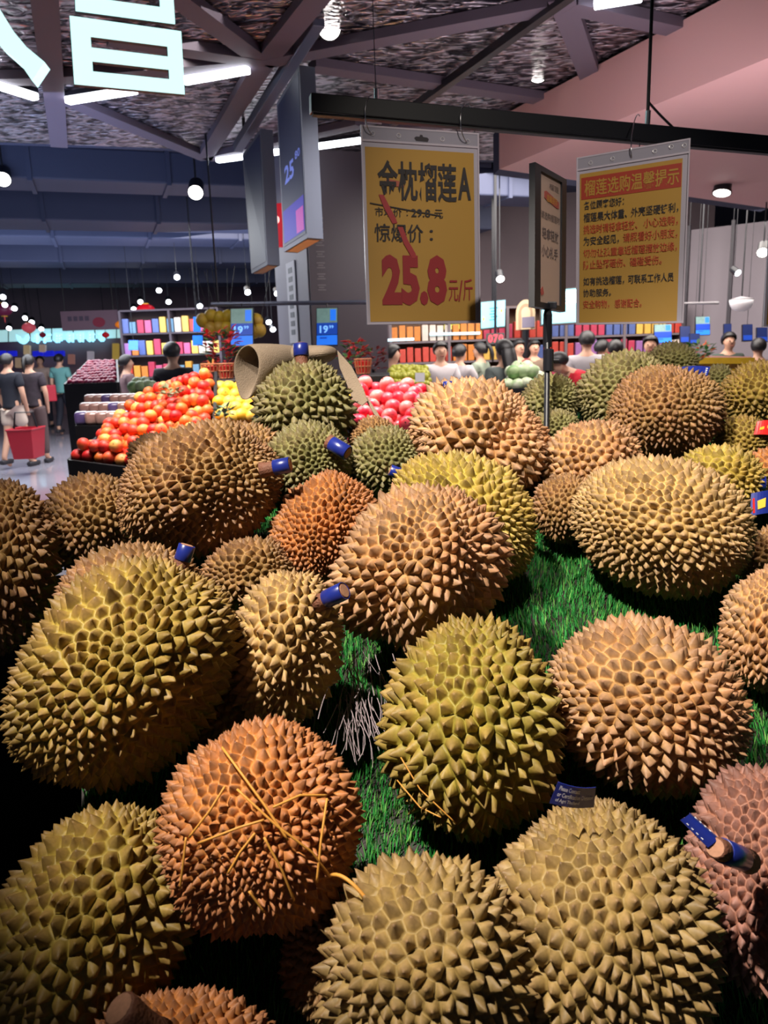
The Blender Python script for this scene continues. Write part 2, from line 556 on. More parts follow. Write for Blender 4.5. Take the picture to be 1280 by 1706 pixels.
def turf():
    n = 190000
    x = RNG.uniform(TX0, TX1, n)
    y = TY0 + .1 + RNG.uniform(0, 1, n) * (back_y(x) - TY0 - .1)
    keep = x > left_x(y)
    x, y = x[keep], y[keep]
    n = len(x)
    L = RNG.uniform(.008, .017, n)
    ang = RNG.uniform(0, 2 * math.pi, n)
    lean = RNG.uniform(.1, .9, n) * .011
    patch = np.sin(x * 23 + 2 * np.sin(y * 17)) * .5
    dx, dy = np.cos(ang) * lean + patch * .004, np.sin(ang) * lean + .003
    z = table_z(y) - .0118
    wv = .0009
    px, py = -np.sin(ang) * wv, np.cos(ang) * wv
    v = np.empty((n, 5, 3))
    v[:, 0] = np.stack([x - px, y - py, z - TS * py], 1)
    v[:, 1] = np.stack([x + px, y + py, z + TS * py], 1)
    mx, my, mz = x + dx * .4, y + dy * .4, z + TS * dy * .4 + L * .62
    v[:, 2] = np.stack([mx + px * .8, my + py * .8, mz], 1)
    v[:, 3] = np.stack([mx - px * .8, my - py * .8, mz], 1)
    v[:, 4] = np.stack([x + dx, y + dy, z + TS * dy + L], 1)
    me = bpy.data.meshes.new('artificial_turf')
    me.vertices.add(n * 5)
    me.vertices.foreach_set('co', v.ravel())
    base = np.arange(n)[:, None] * 5
    loops = np.concatenate([base + np.array([[0, 1, 2, 3]]), base + np.array([[3, 2, 4]])], 1).ravel()
    me.loops.add(n * 7)
    me.loops.foreach_set('vertex_index', loops.astype(np.int32))
    me.polygons.add(n * 2)
    st = (np.arange(n)[:, None] * 7 + np.array([[0, 4]])).ravel()
    me.polygons.foreach_set('loop_start', st.astype(np.int32))
    at_ = me.attributes.new('tone', 'FLOAT', 'POINT')
    at_.data.foreach_set('value', np.repeat(RNG.uniform(0, 1, n), 5).astype(np.float32))
    me.update(calc_edges=True)
    m = bpy.data.materials.new('turf_fibre')
    m.use_nodes = True
    nt = m.node_tree
    b = nt.nodes['Principled BSDF']
    b.inputs['Roughness'].default_value = 0.6
    b.inputs['Specular IOR Level'].default_value = 0.2
    an = nt.nodes.new('ShaderNodeAttribute')
    an.attribute_name = 'tone'
    cr = nt.nodes.new('ShaderNodeValToRGB')
    cr.color_ramp.elements[0].color = s2l((26, 100, 42))
    cr.color_ramp.elements[1].color = s2l((120, 176, 84))
    e = cr.color_ramp.elements.new(.65)
    e.color = s2l((52, 144, 62))
    nt.links.new(an.outputs['Fac'], cr.inputs['Fac'])
    nt.links.new(cr.outputs['Color'], b.inputs['Base Color'])
    return tag(link('artificial_turf', me, m), 'green artificial turf covering the sloping durian table', 'artificial turf', kind='stuff')


turf()


# --- durian husks -----------------------------------------------------------------
def husk_material(name, base, mid, tip, patch, patch_amt=.5):
    m = bpy.data.materials.new(name)
    m.use_nodes = True
    nt = m.node_tree
    b = nt.nodes['Principled BSDF']
    b.inputs['Roughness'].default_value = 0.55
    b.inputs['Specular IOR Level'].default_value = 0.35
    hN = nt.nodes.new('ShaderNodeAttribute')
    hN.attribute_name = 'spine_height'
    rN = nt.nodes.new('ShaderNodeAttribute')
    rN.attribute_name = 'spine_tone'
    tc = nt.nodes.new('ShaderNodeTexCoord')
    ns = nt.nodes.new('ShaderNodeTexNoise')
    ns.inputs['Scale'].default_value = 11.0
    ns.inputs['Detail'].default_value = 3
    nt.links.new(tc.outputs['Object'], ns.inputs['Vector'])
    n2 = nt.nodes.new('ShaderNodeTexNoise')
    n2.inputs['Scale'].default_value = 260.0
    n2.inputs['Detail'].default_value = 4
    nt.links.new(tc.outputs['Object'], n2.inputs['Vector'])
    cr = nt.nodes.new('ShaderNodeValToRGB')
    el = cr.color_ramp.elements
    el[0].color, el[1].color = s2l(base), s2l(tip)
    e = el.new(.42)
    e.color = s2l(mid)
    e = el.new(.85)
    e.color = tuple(.5 * p + .5 * q for p, q in zip(s2l(mid), s2l(tip)))
    nt.links.new(hN.outputs['Fac'], cr.inputs['Fac'])

    def mix(a, bcol, fac, mode='MIX'):
        x = nt.nodes.new('ShaderNodeMix')
        x.data_type, x.blend_type = 'RGBA', mode
        if isinstance(fac, float):
            x.inputs['Factor'].default_value = fac
        else:
            nt.links.new(fac, x.inputs['Factor'])
        nt.links.new(a, x.inputs['A'])
        if isinstance(bcol, tuple):
            x.inputs['B'].default_value = bcol
        else:
            nt.links.new(bcol, x.inputs['B'])
        return x.outputs['Result']

    mr = nt.nodes.new('ShaderNodeMapRange')
    mr.inputs['From Min'].default_value, mr.inputs['From Max'].default_value = .42, .66
    mr.inputs['To Max'].default_value = patch_amt
    nt.links.new(ns.outputs['Fac'], mr.inputs['Value'])
    c = mix(cr.outputs['Color'], s2l(patch), mr.outputs['Result'])
    r1 = nt.nodes.new('ShaderNodeMapRange')
    r1.inputs['To Min'].default_value, r1.inputs['To Max'].default_value = .70, 1.18
    nt.links.new(rN.outputs['Fac'], r1.inputs['Value'])
    r2 = nt.nodes.new('ShaderNodeMapRange')
    r2.inputs['From Min'].default_value, r2.inputs['From Max'].default_value = .3, .7
    r2.inputs['To Min'].default_value, r2.inputs['To Max'].default_value = .84, 1.12
    nt.links.new(n2.outputs['Fac'], r2.inputs['Value'])
    mu = nt.nodes.new('ShaderNodeMath')
    mu.operation = 'MULTIPLY'
    nt.links.new(r1.outputs['Result'], mu.inputs[0])
    nt.links.new(r2.outputs['Result'], mu.inputs[1])
    vm = nt.nodes.new('ShaderNodeVectorMath')
    vm.operation = 'SCALE'
    nt.links.new(c, vm.inputs[0])
    nt.links.new(mu.outputs[0], vm.inputs['Scale'])
    nt.links.new(vm.outputs['Vector'], b.inputs['Base Color'])
    return m


HUSK = {
    'orange': husk_material('orange_husk', (196, 126, 54), (176, 116, 70), (120, 80, 62), (180, 108, 56), .5),
    'yellow': husk_material('yellow_green_husk', (156, 142, 52), (156, 130, 60), (150, 118, 76), (136, 124, 50), .6),
    'lime': husk_material('bright_yellow_husk', (176, 156, 56), (170, 146, 72), (160, 128, 82), (164, 130, 56), .5),
    'tan': husk_material('tan_husk', (198, 150, 86), (178, 140, 102), (142, 102, 80), (188, 126, 80), .5),
    'cream': husk_material('cream_husk', (194, 158, 88), (178, 146, 98), (146, 108, 80), (172, 138, 84), .45),
    'khaki': husk_material('khaki_husk', (154, 128, 70), (158, 130, 82), (134, 102, 72), (140, 116, 64), .5),
    'olive': husk_material('olive_husk', (160, 138, 54), (150, 120, 62), (116, 84, 52), (140, 118, 48), .6),
    'brown': husk_material('brown_husk', (160, 122, 68), (150, 110, 74), (108, 74, 54), (140, 114, 60), .5),
    'purple': husk_material('pinkish_brown_husk', (166, 112, 86), (154, 110, 96), (122, 84, 74), (142, 98, 88), .5),
    'green': husk_material('grey_green_husk', (124, 118, 66), (130, 118, 78), (110, 92, 66), (112, 112, 62), .6),
}
M_STEM = mat('durian_stalk', (118, 74, 54), 0.7, noise=0.25, nscale=90, bump=.3, bscale=300)
M_CUT = mat('stalk_cut_end', (176, 128, 100), 0.8, noise=0.3, nscale=300)
M_BLUE = mat('blue_label', (30, 44, 128), 0.3, spec=0.6, noise=.12, nscale=40)
M_WHITE = mat('white_print', (232, 230, 236), 0.5)
M_TAGRED = mat('red_sticker', (214, 42, 40), 0.35)
M_TAGYEL = mat('yellow_print', (246, 190, 60), 0.5)


def sphere_cells(n, warp):
    """n well-spread points on the unit sphere (pole along z), their hull triangles and cell corners"""
    pts = np.empty((n, 3))

    def cand(k):
        q = RNG.normal(size=(k, 3))
        q /= np.linalg.norm(q, axis=1)[:, None]
        return q
    pts[0] = cand(1)[0]
    for i in range(1, n):
        c = cand(14)
        d = (c @ pts[:i].T).max(1)
        pts[i] = c[d.argmin()]
    if warp:
        th = np.arccos(np.clip(pts[:, 2], -1, 1))
        ph = np.arctan2(pts[:, 1], pts[:, 0])
        th = th - warp * np.sin(2 * th)          # crowd the ends, where the spines grow finer
        pts = np.stack([np.sin(th) * np.cos(ph), np.sin(th) * np.sin(ph), np.cos(th)], 1)
    for it in range(2):
        bm = bmesh.new()
        for p in pts:
            bm.verts.new(p)
        bm.verts.index_update()
        bmesh.ops.convex_hull(bm, input=bm.verts[:])
        bm.verts.index_update()
        tris = np.array([[v.index for v in f.verts] for f in bm.faces])
        bm.free()
        a, b, c = pts[tris[:, 0]], pts[tris[:, 1]], pts[tris[:, 2]]
        nn = np.cross(b - a, c - a)
        nn /= np.linalg.norm(nn, axis=1)[:, None]
        nn *= np.sign((nn * a).sum(1))[:, None]
        if it < 1:                               # even the cells out a little
            acc = np.zeros_like(pts)
            for k in range(3):
                np.add.at(acc, tris[:, k], nn)
            acc /= np.linalg.norm(acc, axis=1)[:, None]
            pts = acc * .8 + pts * .2
            pts /= np.linalg.norm(pts, axis=1)[:, None]
    return pts, tris, nn


def durian_mesh(name, M, Q, n, hk=1.0, lobe=.05, lobes=5, warp=.10, seed=0, dent=None):
    """M: 3x3 taking the unit sphere to the body; Q: 3x3 whose third column is the stalk axis on that sphere.
    Every spine is a many-sided pyramid standing on its own cell of the husk."""
    pts, tris, cor = sphere_cells(n, warp)
    rg = np.random.default_rng(seed)
    ph0 = rg.uniform(0, 6.28)
    k1, k2 = rg.normal(size=(2, 3)) * 1.7
    o1, o2 = rg.uniform(0, 6.28, 2)

    def radius(p):
        th = np.arccos(np.clip(p[:, 2], -1, 1))
        phi = np.arctan2(p[:, 1], p[:, 0])
        s = np.sin(th)
        r = 1 + lobe * s * (np.sqrt(.04 + np.cos(lobes * .5 * (phi + ph0)) ** 2) - .66) * 1.5
        r += .03 * np.sin(p @ k1 * 1.6 + o1) + .03 * np.sin(p @ k2 * 1.6 + o2)
        return r

    MQ = M @ Q
    MinvT = np.linalg.inv(M).T @ Q

    def body(p):
        return (p * radius(p)[:, None]) @ MQ.T

    def normal(p):
        q = p @ MinvT.T
        return q / np.linalg.norm(q, axis=1)[:, None]

    P, N = body(pts), normal(pts)
    C = body(cor)
    T = len(cor)
    # neighbour triangles across every hull edge -> cell edges
    emap = {}
    for t, tr in enumerate(tris):
        for i in range(3):
            k = (min(tr[i], tr[(i + 1) % 3]), max(tr[i], tr[(i + 1) % 3]))
            emap.setdefault(k, []).append(t)
    cell_i, c1, c2 = [], [], []
    for (i, j), ts in emap.items():
        if len(ts) == 2:
            cell_i += [i, j]
            c1 += [ts[0], ts[1]]
            c2 += [ts[1], ts[0]]
    cell_i, c1, c2 = map(np.array, (cell_i, c1, c2))
    # mean cell radius -> spine height
    rad = np.zeros(n)
    cnt = np.zeros(n)
    np.add.at(rad, cell_i, np.linalg.norm(C[c1] - P[cell_i], axis=1))
    np.add.at(cnt, cell_i, 1)
    rad /= np.maximum(cnt, 1)
    H = rad * 1.64 * hk * rg.uniform(.74, 1.18, n)
    bend = rg.normal(size=(n, 3)) * .17 * rad[:, None]
    pole = (Q @ np.array([0, 0, 1.0])) @ M.T
    pole /= np.linalg.norm(pole)
    bend += (-pole + N * (N @ pole)[:, None]) * (rad * .12)[:, None]
    k1_, k2_ = cell_i * T + c1, cell_i * T + c2
    uk = np.unique(np.concatenate([k1_, k2_]))
    inv1, inv2 = np.searchsorted(uk, k1_), np.searchsorted(uk, k2_)
    ci, ct = uk // T, uk % T
    K = len(uk)
    prof = [(.82, .215), (.53, .51), (.19, .84)]
    verts = [C]
    hts = [np.zeros(T)]
    tone = rg.uniform(0, 1, n)
    tns = [np.full(T, .5)]
    wob = rg.uniform(.95, 1.05, K)
    for wv, hv in prof:
        off = (C[ct] - P[ci]) * wv * wob[:, None]
        off -= N[ci] * (off * N[ci]).sum(1)[:, None] * hv
        verts.append(P[ci] + off + N[ci] * (H[ci] * hv)[:, None] + bend[ci] * hv * hv)
        hts.append(np.full(K, hv))
        tns.append(tone[ci])
    verts.append(P + N * H[:, None] + bend)
    hts.append(np.ones(n))
    tns.append(tone)
    o = [0, T, T + K, T + 2 * K, T + 3 * K]
    quads = [np.stack([c1, c2, o[1] + inv2, o[1] + inv1], 1)]
    for r in (1, 2):
        quads.append(np.stack([o[r] + inv1, o[r] + inv2, o[r + 1] + inv2, o[r + 1] + inv1], 1))
    quads = np.concatenate(quads)
    tr3 = np.stack([o[3] + inv1, o[3] + inv2, o[4] + cell_i], 1)
    V = np.concatenate(verts)
    me = bpy.data.meshes.new(name)
    me.vertices.add(len(V))
    me.vertices.foreach_set('co', V.ravel())
    loops = np.concatenate([quads.ravel(), tr3.ravel()])
    me.loops.add(len(loops))
    me.loops.foreach_set('vertex_index', loops.astype(np.int32))
    me.polygons.add(len(quads) + len(tr3))
    st = np.concatenate([np.arange(len(quads)) * 4, len(quads) * 4 + np.arange(len(tr3)) * 3])
    me.polygons.foreach_set('loop_start', st.astype(np.int32))
    for nm, val in (('spine_height', hts), ('spine_tone', tns)):
        a_ = me.attributes.new(nm, 'FLOAT', 'POINT')
        a_.data.foreach_set('value', np.concatenate(val).astype(np.float32))
    me.update(calc_edges=True)
    me.validate()
    # consistent outward normals
    bm = bmesh.new()
    bm.from_mesh(me)
    bmesh.ops.recalc_face_normals(bm, faces=bm.faces)
    bm.to_mesh(me)
    bm.free()
    return me


DUR = {}


def durian(key, label, cx, cy, a, b, ang, pal, n, d=None, third=.95, axis=(1, 0, .25), hk=1.0, lobe=.05, warp=.10, group='durians on the display table'):
    """cx, cy: middle of the fruit in the photograph; a, b: half its length and width there (px), ang: its lean"""
    e3 = -ray(cx, cy)
    dist1 = np.linalg.norm(e3)
    e3 = e3 / dist1
    e1 = R - e3 * (R @ e3)
    e1 /= np.linalg.norm(e1)
    e2 = np.cross(e3, e1)
    if d is None:
        rr = .86 * min(a, b) / FPX
        dd = TN @ np.array([0, .75, T0])
        d = (dd - TN @ CAM) / (TN @ ray(cx, cy) - rr)
    C = at(cx, cy, d)
    t = math.radians(ang)
    w1 = e1 * math.cos(t) + e2 * math.sin(t)
    w2 = -e1 * math.sin(t) + e2 * math.cos(t)
    # radial stretch of the lens off-axis
    ox, oy = (cx - 640) / FPX, (853 - cy) / FPX
    ro = math.hypot(ox, oy)
    def fix(w, px):
        wx, wy = w @ e1, w @ e2
        rad = abs(wx * ox + wy * oy) / max(ro, 1e-6)
        k = (1 - rad * rad) + rad * rad / math.sqrt(1 + ro * ro)
        return px * d / FPX * k
    A, B = fix(w1, a), fix(w2, b)
    # spines add to the body's outline
    area_ = 4 * math.pi * (A * B) 
    rc = math.sqrt(area_ / n / math.pi)
    spine = rc * 1.64 * hk * 1.06
    grow = spine * .80
    A, B = A - grow, B - grow
    Cc = min(A, B) * third if third <= 1 else min(A, B) * third
    M = np.stack([w1 * A, w2 * B, e3 * Cc], 1)
    z = np.array(axis, float)
    # stalk axis is given in (length, width, toward) of the fruit
    z /= np.linalg.norm(z)
    x = np.cross(z, [0.3, .9, .2])
    x /= np.linalg.norm(x)
    Q = np.stack([x, np.cross(z, x), z], 1)
    o = empty('durian', C, label, 'durian', group)
    me = durian_mesh('husk', M, Q, n, hk, lobe, 5, warp, seed=sum(map(ord, str(key))) * 31)
    link('husk', me, HUSK[pal], o)
    DUR[key] = dict(o=o, C=C, d=d, M=M, e3=e3)
    return o


def stalk(key, base, tip, r, db=0.0, dt=0.0, band=None, label=None, seg=14):
    """base/tip in photo px; db/dt: how much nearer than the fruit's middle (m); r in px"""
    D = DUR[key]
    B, T_ = at(base[0], base[1], D['d'] - db), at(tip[0], tip[1], D['d'] - dt)
    rm = r * D['d'] / FPX
    ax = T_ - B
    L = np.linalg.norm(ax)
    ax /= L
    B0 = B - ax * rm * 1.2
    L0 = L + rm * 1.2
    mb = MB().lathe([(rm * 1.22, 0), (rm * 1.05, L0 * .18), (rm * .98, L0 * .5), (rm * 1.04, L0 * .84), (rm * 1.02, L0 * .96), (rm * .88, L0)], seg, B0, 0, ax)
    st = mb.build('stalk', M_STEM, D['o'], smooth=True, world=True)
    if label:
        st['label'] = label
    c = MB().lathe([(0, L0 + .0006), (rm * .84, L0 + .0004), (rm * .86, L0 - .002)], seg, B0, 0, ax)
    c.build('cut_end', M_CUT, st, world=True)
    if band:
        z0, z1 = L0 * band[0], L0 * band[1]
        q = MB().lathe([(rm * 1.12, z0), (rm * 1.16, z0 + .0004), (rm * 1.15, z1 - .0004), (rm * 1.09, z1), (rm * 1.02, z1), (rm * 1.02, z0), (rm * 1.12, z0)], 22, B0, 0, ax)
        bo = q.build('label_band', M_BLUE, st, smooth=True, world=True)
        bo['label'] = 'blue paper band round the stalk'
    return st


def flag(key, corners, dn, lines=0, words=None, m=None, parent=None, sticker=False, bow=.004):
    """a paper tag: photo px corners tl,tr,br,bl, each so much nearer than the fruit's middle"""
    D = DUR[key]
    sh = Sheet(*[at(c[0], c[1], D['d'] - q) for c, q in zip(corners, dn)])
    mb = MB()
    nu = 8
    lo = [[sh.p(i / nu, v, bow * math.sin(math.pi * i / nu)) for i in range(nu + 1)] for v in (0, 1)]
    hi = [[p - sh.n * .0006 for p in row] for row in lo]
    v = lo[0] + lo[1] + hi[0] + hi[1]
    k = nu + 1
    f = []
    for i in range(nu):
        f += [(i, i + 1, k + i + 1, k + i), (2 * k + i, 3 * k + i, 3 * k + i + 1, 2 * k + i + 1),
              (i, 2 * k + i, 2 * k + i + 1, i + 1), (k + i, k + i + 1, 3 * k + i + 1, 3 * k + i)]
    f += [(0, k, 3 * k, 2 * k), (nu, 2 * k + nu, 3 * k + nu, k + nu)]
    mb.add(v, f)
    o = mb.build('label_tag', m or M_BLUE, parent or D['o'], world=True)
    o['label'] = 'paper label tag with printed lines'
    base_p = sh.p
    sh.p = lambda u, v, e=0.0: base_p(u, v, e + bow * math.sin(math.pi * min(max(u, 0), 1)))
    if words:
        nl = len(words)
        for i, wd in enumerate(words):
            v0 = .08 + .86 * i / nl
            sh.write(wd, .08, v0, min(.94, .08 + .86 * len(wd) / max(map(len, words))), v0 + .86 / nl * .72, M_WHITE, o, .0007, .015)
    for i in range(lines):
        v0 = .16 + .7 * i / max(lines, 1)
        sh.quad(.06, v0, .94, v0 + .07, .0004, .0007).build('print_line', M_WHITE, o, world=True)
    return o, sh


exec_durians = True
durian(1, 'orange-brown durian with loose straw fibres, lying on others in the front', 432, 1374, 190, 168, 84, 'orange', 1125, d=0.700, axis=(-.55, .05, .8), hk=.98, lobe=.04)
durian(2, 'yellow-green durian with large spikes standing upright at the middle front', 790, 1209, 190, 152, 86, 'yellow', 592, d=0.855, axis=(.9, .1, .35), hk=1.0, lobe=.10)
durian(3, 'tan-orange durian lying right of the upright yellow-green one', 1070, 1177, 184, 142, -22, 'tan', 820, d=0.886, axis=(1, .1, .1), lobe=.05)
durian(4, 'large khaki durian at bottom right with a blue tag at its top', 1004, 1560, 250, 196, 84, 'khaki', 1040, d=0.676, axis=(1, 0, .1), lobe=.03)
durian(5, 'khaki durian with broad blunt spikes at the bottom edge, middle', 704, 1612, 208, 190, 60, 'khaki', 561, d=0.631, axis=(.6, .2, -.7), lobe=.05)
durian(51, 'shaded durian mostly hidden below the orange-brown one', 565, 1600, 120, 100, 70, 'brown', 589, d=0.709, axis=(1, 0, .1))
durian(6, 'yellow-olive durian at bottom left, left of the orange-brown one', 152, 1540, 235, 160, 70, 'olive', 608, d=0.704, axis=(1, .1, .2), lobe=.08)
durian(7, 'orange durian cut off by the bottom edge with a thick bare stalk', 320, 1800, 190, 165, -14, 'orange', 902, d=0.621, axis=(-.75, .35, .6))
durian(8, 'pinkish-brown durian at right edge with blue banded stalk facing out', 1262, 1450, 184, 138, 72, 'purple', 680, d=0.737, axis=(.1, .25, .9), lobe=.08)
durian(9, 'big olive-tan durian leaning at left, pointed end down left', 210, 1114, 216, 168, 52, 'olive', 1105, d=0.840, axis=(-1, 0, .1), lobe=.06)
durian(91, 'brown durian behind the big olive-tan one with blue tag at top', 222, 1012, 135, 108, 10, 'brown', 855, d=1.000, axis=(.8, .5, -.1))
durian(10, 'tan-yellow durian between the big olive-tan one and the lobed one', 476, 1076, 138, 96, 82, 'cream', 544, d=0.915, axis=(1, -.35, -.1), lobe=.09)
durian(11, 'lobed light orange durian at the centre of the pile', 702, 943, 152, 128, 38, 'tan', 833, d=1.030, axis=(.6, .5, .4), lobe=.18)
durian(12, 'finely spiked orange durian left of the lobed one', 541, 886, 104, 88, 62, 'orange', 1092, d=1.199, axis=(-.5, -.35, .7), lobe=.05)
durian(13, 'bright yellow-green durian behind the lobed one', 768, 866, 132, 108, -32, 'lime', 931, d=1.187, axis=(1, 0, .2), lobe=.04)
durian(14, 'tan double-lobed durian behind the bright yellow-green one', 803, 740, 122, 102, -28, 'tan', 765, d=1.362, axis=(.2, .9, .2), lobe=.18)
durian(15, 'brown-tan durian left of centre with blue banded stalk at its right', 334, 812, 146, 108, 18, 'brown', 1330, d=1.200, axis=(.95, -.1, .2), lobe=.05)
durian(16, 'small durian peeping out behind the brown-tan one', 262, 762, 50, 44, 0, 'tan', 475, d=1.465)
durian(161, 'durian hidden behind the brown-tan one, its spikes above', 398, 768, 78, 66, 12, 'brown', 665, d=1.410)
durian(17, 'dark brown durian cut off by the left edge', -6, 945, 152, 104, 84, 'brown', 760, d=1.109, axis=(1, .2, .2), lobe=.05)
durian(18, 'dull brown durian near the left edge beside the aisle', 160, 872, 92, 86, 40, 'brown', 722, d=1.240, lobe=.07)
durian(19, 'grey-green durian on top at the back under the felt sleeve', 508, 680, 82, 88, 100, 'green', 456, d=1.526, axis=(.95, .05, .2), lobe=.06)
durian(20, 'brown-green durian below the felt sleeve with a dark blue tag', 512, 775, 82, 70, 20, 'green', 722, d=1.365, axis=(.8, .2, .5))
durian(21, 'dull green durian right of the brown-green tagged one', 642, 768, 66, 62, 20, 'green', 532, d=1.400)
durian(22, 'small tan durian top showing behind the dull green one', 622, 728, 42, 34, 10, 'brown', 475, d=1.526)
durian(23, 'orange-tan durian in front of the black sign post', 984, 775, 90, 80, 20, 'tan', 589, d=1.343, axis=(.3, .8, -.2), lobe=.06)
durian(24, 'shaded durian in the dark gap under the orange-tan one', 938, 846, 62, 54, 70, 'brown', 456, d=1.278)
durian(25, 'rounded brown durian with blue striped tag on top, back right', 1106, 690, 102, 82, 10, 'brown', 1140, d=1.444, axis=(.2, .9, .3), lobe=.04)
durian(26, 'olive-green durian behind the rounded brown one', 1036, 652, 82, 66, 30, 'green', 665, d=1.571, lobe=.05)
durian(27, 'small green durian behind the black sign post', 917, 668, 54, 46, 10, 'green', 456, d=1.599)
durian(271, 'green durian low behind the black sign post', 925, 716, 44, 36, 10, 'green', 399, d=1.525)
durian(28, 'green durian farthest back on top of the pile', 1118, 606, 48, 36, 0, 'green', 399, d=1.752)
durian(281, 'green durian tip beside the blue striped tag', 1194, 636, 34, 30, 0, 'green', 285, d=1.689)
durian(29, 'pale tan durian on the turf at right, finely spiked', 1100, 878, 158, 116, -14, 'cream', 1232, d=1.156, axis=(1, -.1, .1), lobe=.04)
durian(30, 'yellow-green durian behind the pale tan one with a red tag', 1200, 800, 84, 62, -8, 'lime', 437, d=1.306, axis=(1, -.2, .1))
durian(31, 'olive durian at the right edge, upper back', 1262, 660, 66, 58, 0, 'olive', 532, d=1.565)
durian(32, 'olive-yellow durian under the upper right one with red sticker', 1236, 736, 52, 46, 0, 'olive', 437, d=1.451)
durian(33, 'tan durian cut off by the right edge beside the turf', 1278, 1045, 112, 82, 74, 'tan', 532, d=1.010, lobe=.07)
durian(331, 'orange-brown durian at the right edge above the tan one', 1290, 800, 62, 60, 40, 'orange', 437, d=1.331)
durian(332, 'brown durian in shade at right edge below the red tag', 1285, 930, 62, 54, 30, 'brown', 437, d=1.168)
durian(34, 'dark durian in the shadow below the brown-tan one', 415, 956, 80, 64, 10, 'brown', 532, d=1.138)
durian(36, 'dark durian in the shadow under the tan-yellow one', 395, 1175, 92, 84, 30, 'brown', 494, d=0.950)

# stalks and paper tags
st8 = stalk(8, (1240, 1432), (1192, 1412), 15, .085, .125, band=(.22, .80), label='blue banded stalk with pale cut end')
flag(8, [(1134, 1366), (1150, 1354), (1196, 1394), (1180, 1412)], (.118, .112, .118, .124), lines=4, parent=st8)
stalk(7, (240, 1716), (198, 1680), 25, .085, .097, label='thick brown bare stalk')
flag(4, [(930, 1303), (993, 1312), (990, 1345), (916, 1338)], (.035, .035, .025, .025), words=['Please Contact:', 'or Certification Division', 'of Agri Thailand'], bow=.003)
flag(13, [(743, 815), (775, 822), (760, 849), (731, 837)], (.115, .11, .115, .12), words=['For Quality', 'Plant Stand', 'Department', 'Tel +66'], bow=.002)
stalk(15, (448, 781), (484, 774), 11, .055, .06, band=(.45, 1.0))
st = stalk(20, (558, 742), (580, 755), 10.5, .065, .075, band=(.15, 1.0))
stalk(21, (664, 788), (650, 783), 8, .06, .062, band=(.3, 1.0))
stalk(14, (748, 656), (747, 636), 8, .0, .0, band=(.4, 1.0))
st = stalk(91, (303, 936), (312, 908), 12, .02, .02, band=(.4, 1.0))
stalk(10, (540, 1000), (574, 984), 13, .03, .045, band=(.35, 1.0))
st19 = stalk(19, (503, 606), (501, 572), 11, .02, .02, band=(.55, .98))
flag(25, [(1124, 613), (1184, 611), (1178, 629), (1134, 625)], (.02, .02, .03, .03), lines=4)
st30 = stalk(30, (1244, 806), (1276, 806), 11, .03, .04, band=(.3, 1.0))
o, sh = flag(30, [(1252, 822), (1290, 816), (1288, 854), (1250, 860)], (.06, .06, .07, .07), parent=st30)
sh.poly([(.06, .25), (.95, .1), (.9, .9), (.1, .9)], .0005, .0010).build('red_sticker', M_TAGRED, o, world=True)
sh.poly([(.25, .4), (.6, .32), (.6, .72), (.28, .78)], .0011, .0014).build('yellow_print', M_TAGYEL, o, world=True)
o, sh = flag(32, [(1262, 702), (1290, 700), (1290, 726), (1256, 724)], (.045, .045, .05, .05), m=M_TAGRED)
sh.poly([(.2, .5), (.8, .3), (.8, .5), (.2, .7)], .0011, .0014).build('yellow_print', M_TAGYEL, o, world=True)


def bez(p0, p1, p2, n=10):
    p0, p1, p2 = map(np.asarray, (p0, p1, p2))
    return [p0 * (1 - t) ** 2 + p1 * 2 * t * (1 - t) + p2 * t * t for t in np.linspace(0, 1, n)]


def fibres(key, lines, r, name='straw_fibre', lift=1.16):
    """dry strands lying over the spikes: photo px polylines laid on the fruit's outer surface"""
    D = DUR[key]
    m = mat('straw', (214, 150, 62), .6)
    for ln in lines:
        pts = []
        for i in range(len(ln) - 1):
            for t in np.linspace(0, 1, 8)[:(8 if i == len(ln) - 2 else 7)]:
                x, y = ln[i][0] * (1 - t) + ln[i + 1][0] * t, ln[i][1] * (1 - t) + ln[i + 1][1] * t
                rd = ray(x, y)
                Mi = np.linalg.inv(D['M'] * lift)
                p, q = Mi @ (CAM - D['C']), Mi @ rd
                A_, B_, C_ = q @ q, p @ q, p @ p - 1
                disc = B_ * B_ - A_ * C_
                s = (-B_ - math.sqrt(disc)) / A_ if disc > 0 else -B_ / A_
                pts.append(CAM + rd * s)
        MB().tube(pts, r, 5).build(name, m, D['o'], smooth=True, world=True)


fibres(1, [[(370, 1245), (440, 1340), (480, 1400)], [(395, 1315), (460, 1375), (520, 1420), (550, 1460)], [(330, 1405), (400, 1378), (440, 1366)],
           [(545, 1330), (535, 1400), (528, 1470)], [(425, 1388), (400, 1420), (380, 1455)], [(315, 1395), (350, 1350), (375, 1310)],
           [(310, 1395), (305, 1440), (300, 1480)], [(440, 1395), (470, 1450), (490, 1500)], [(455, 1345), (500, 1325), (545, 1325)],
           [(415, 1485), (440, 1520)]], .0011)
fibres(2, [[(668, 1262), (700, 1315), (760, 1372)], [(662, 1300), (700, 1345), (735, 1362)]], .0008, lift=1.13)
_p = [at(553, 1458, .63), at(575, 1452, .615), at(595, 1470, .605), at(612, 1500, .61)]
MB().tube([q for i in range(1) for q in bez(_p[0], _p[1] * 1.0, _p[3], 12)], .0016, 6).build('straw_fibre', mat('straw', (214, 150, 62), .6), DUR[1]['o'], smooth=True, world=True)


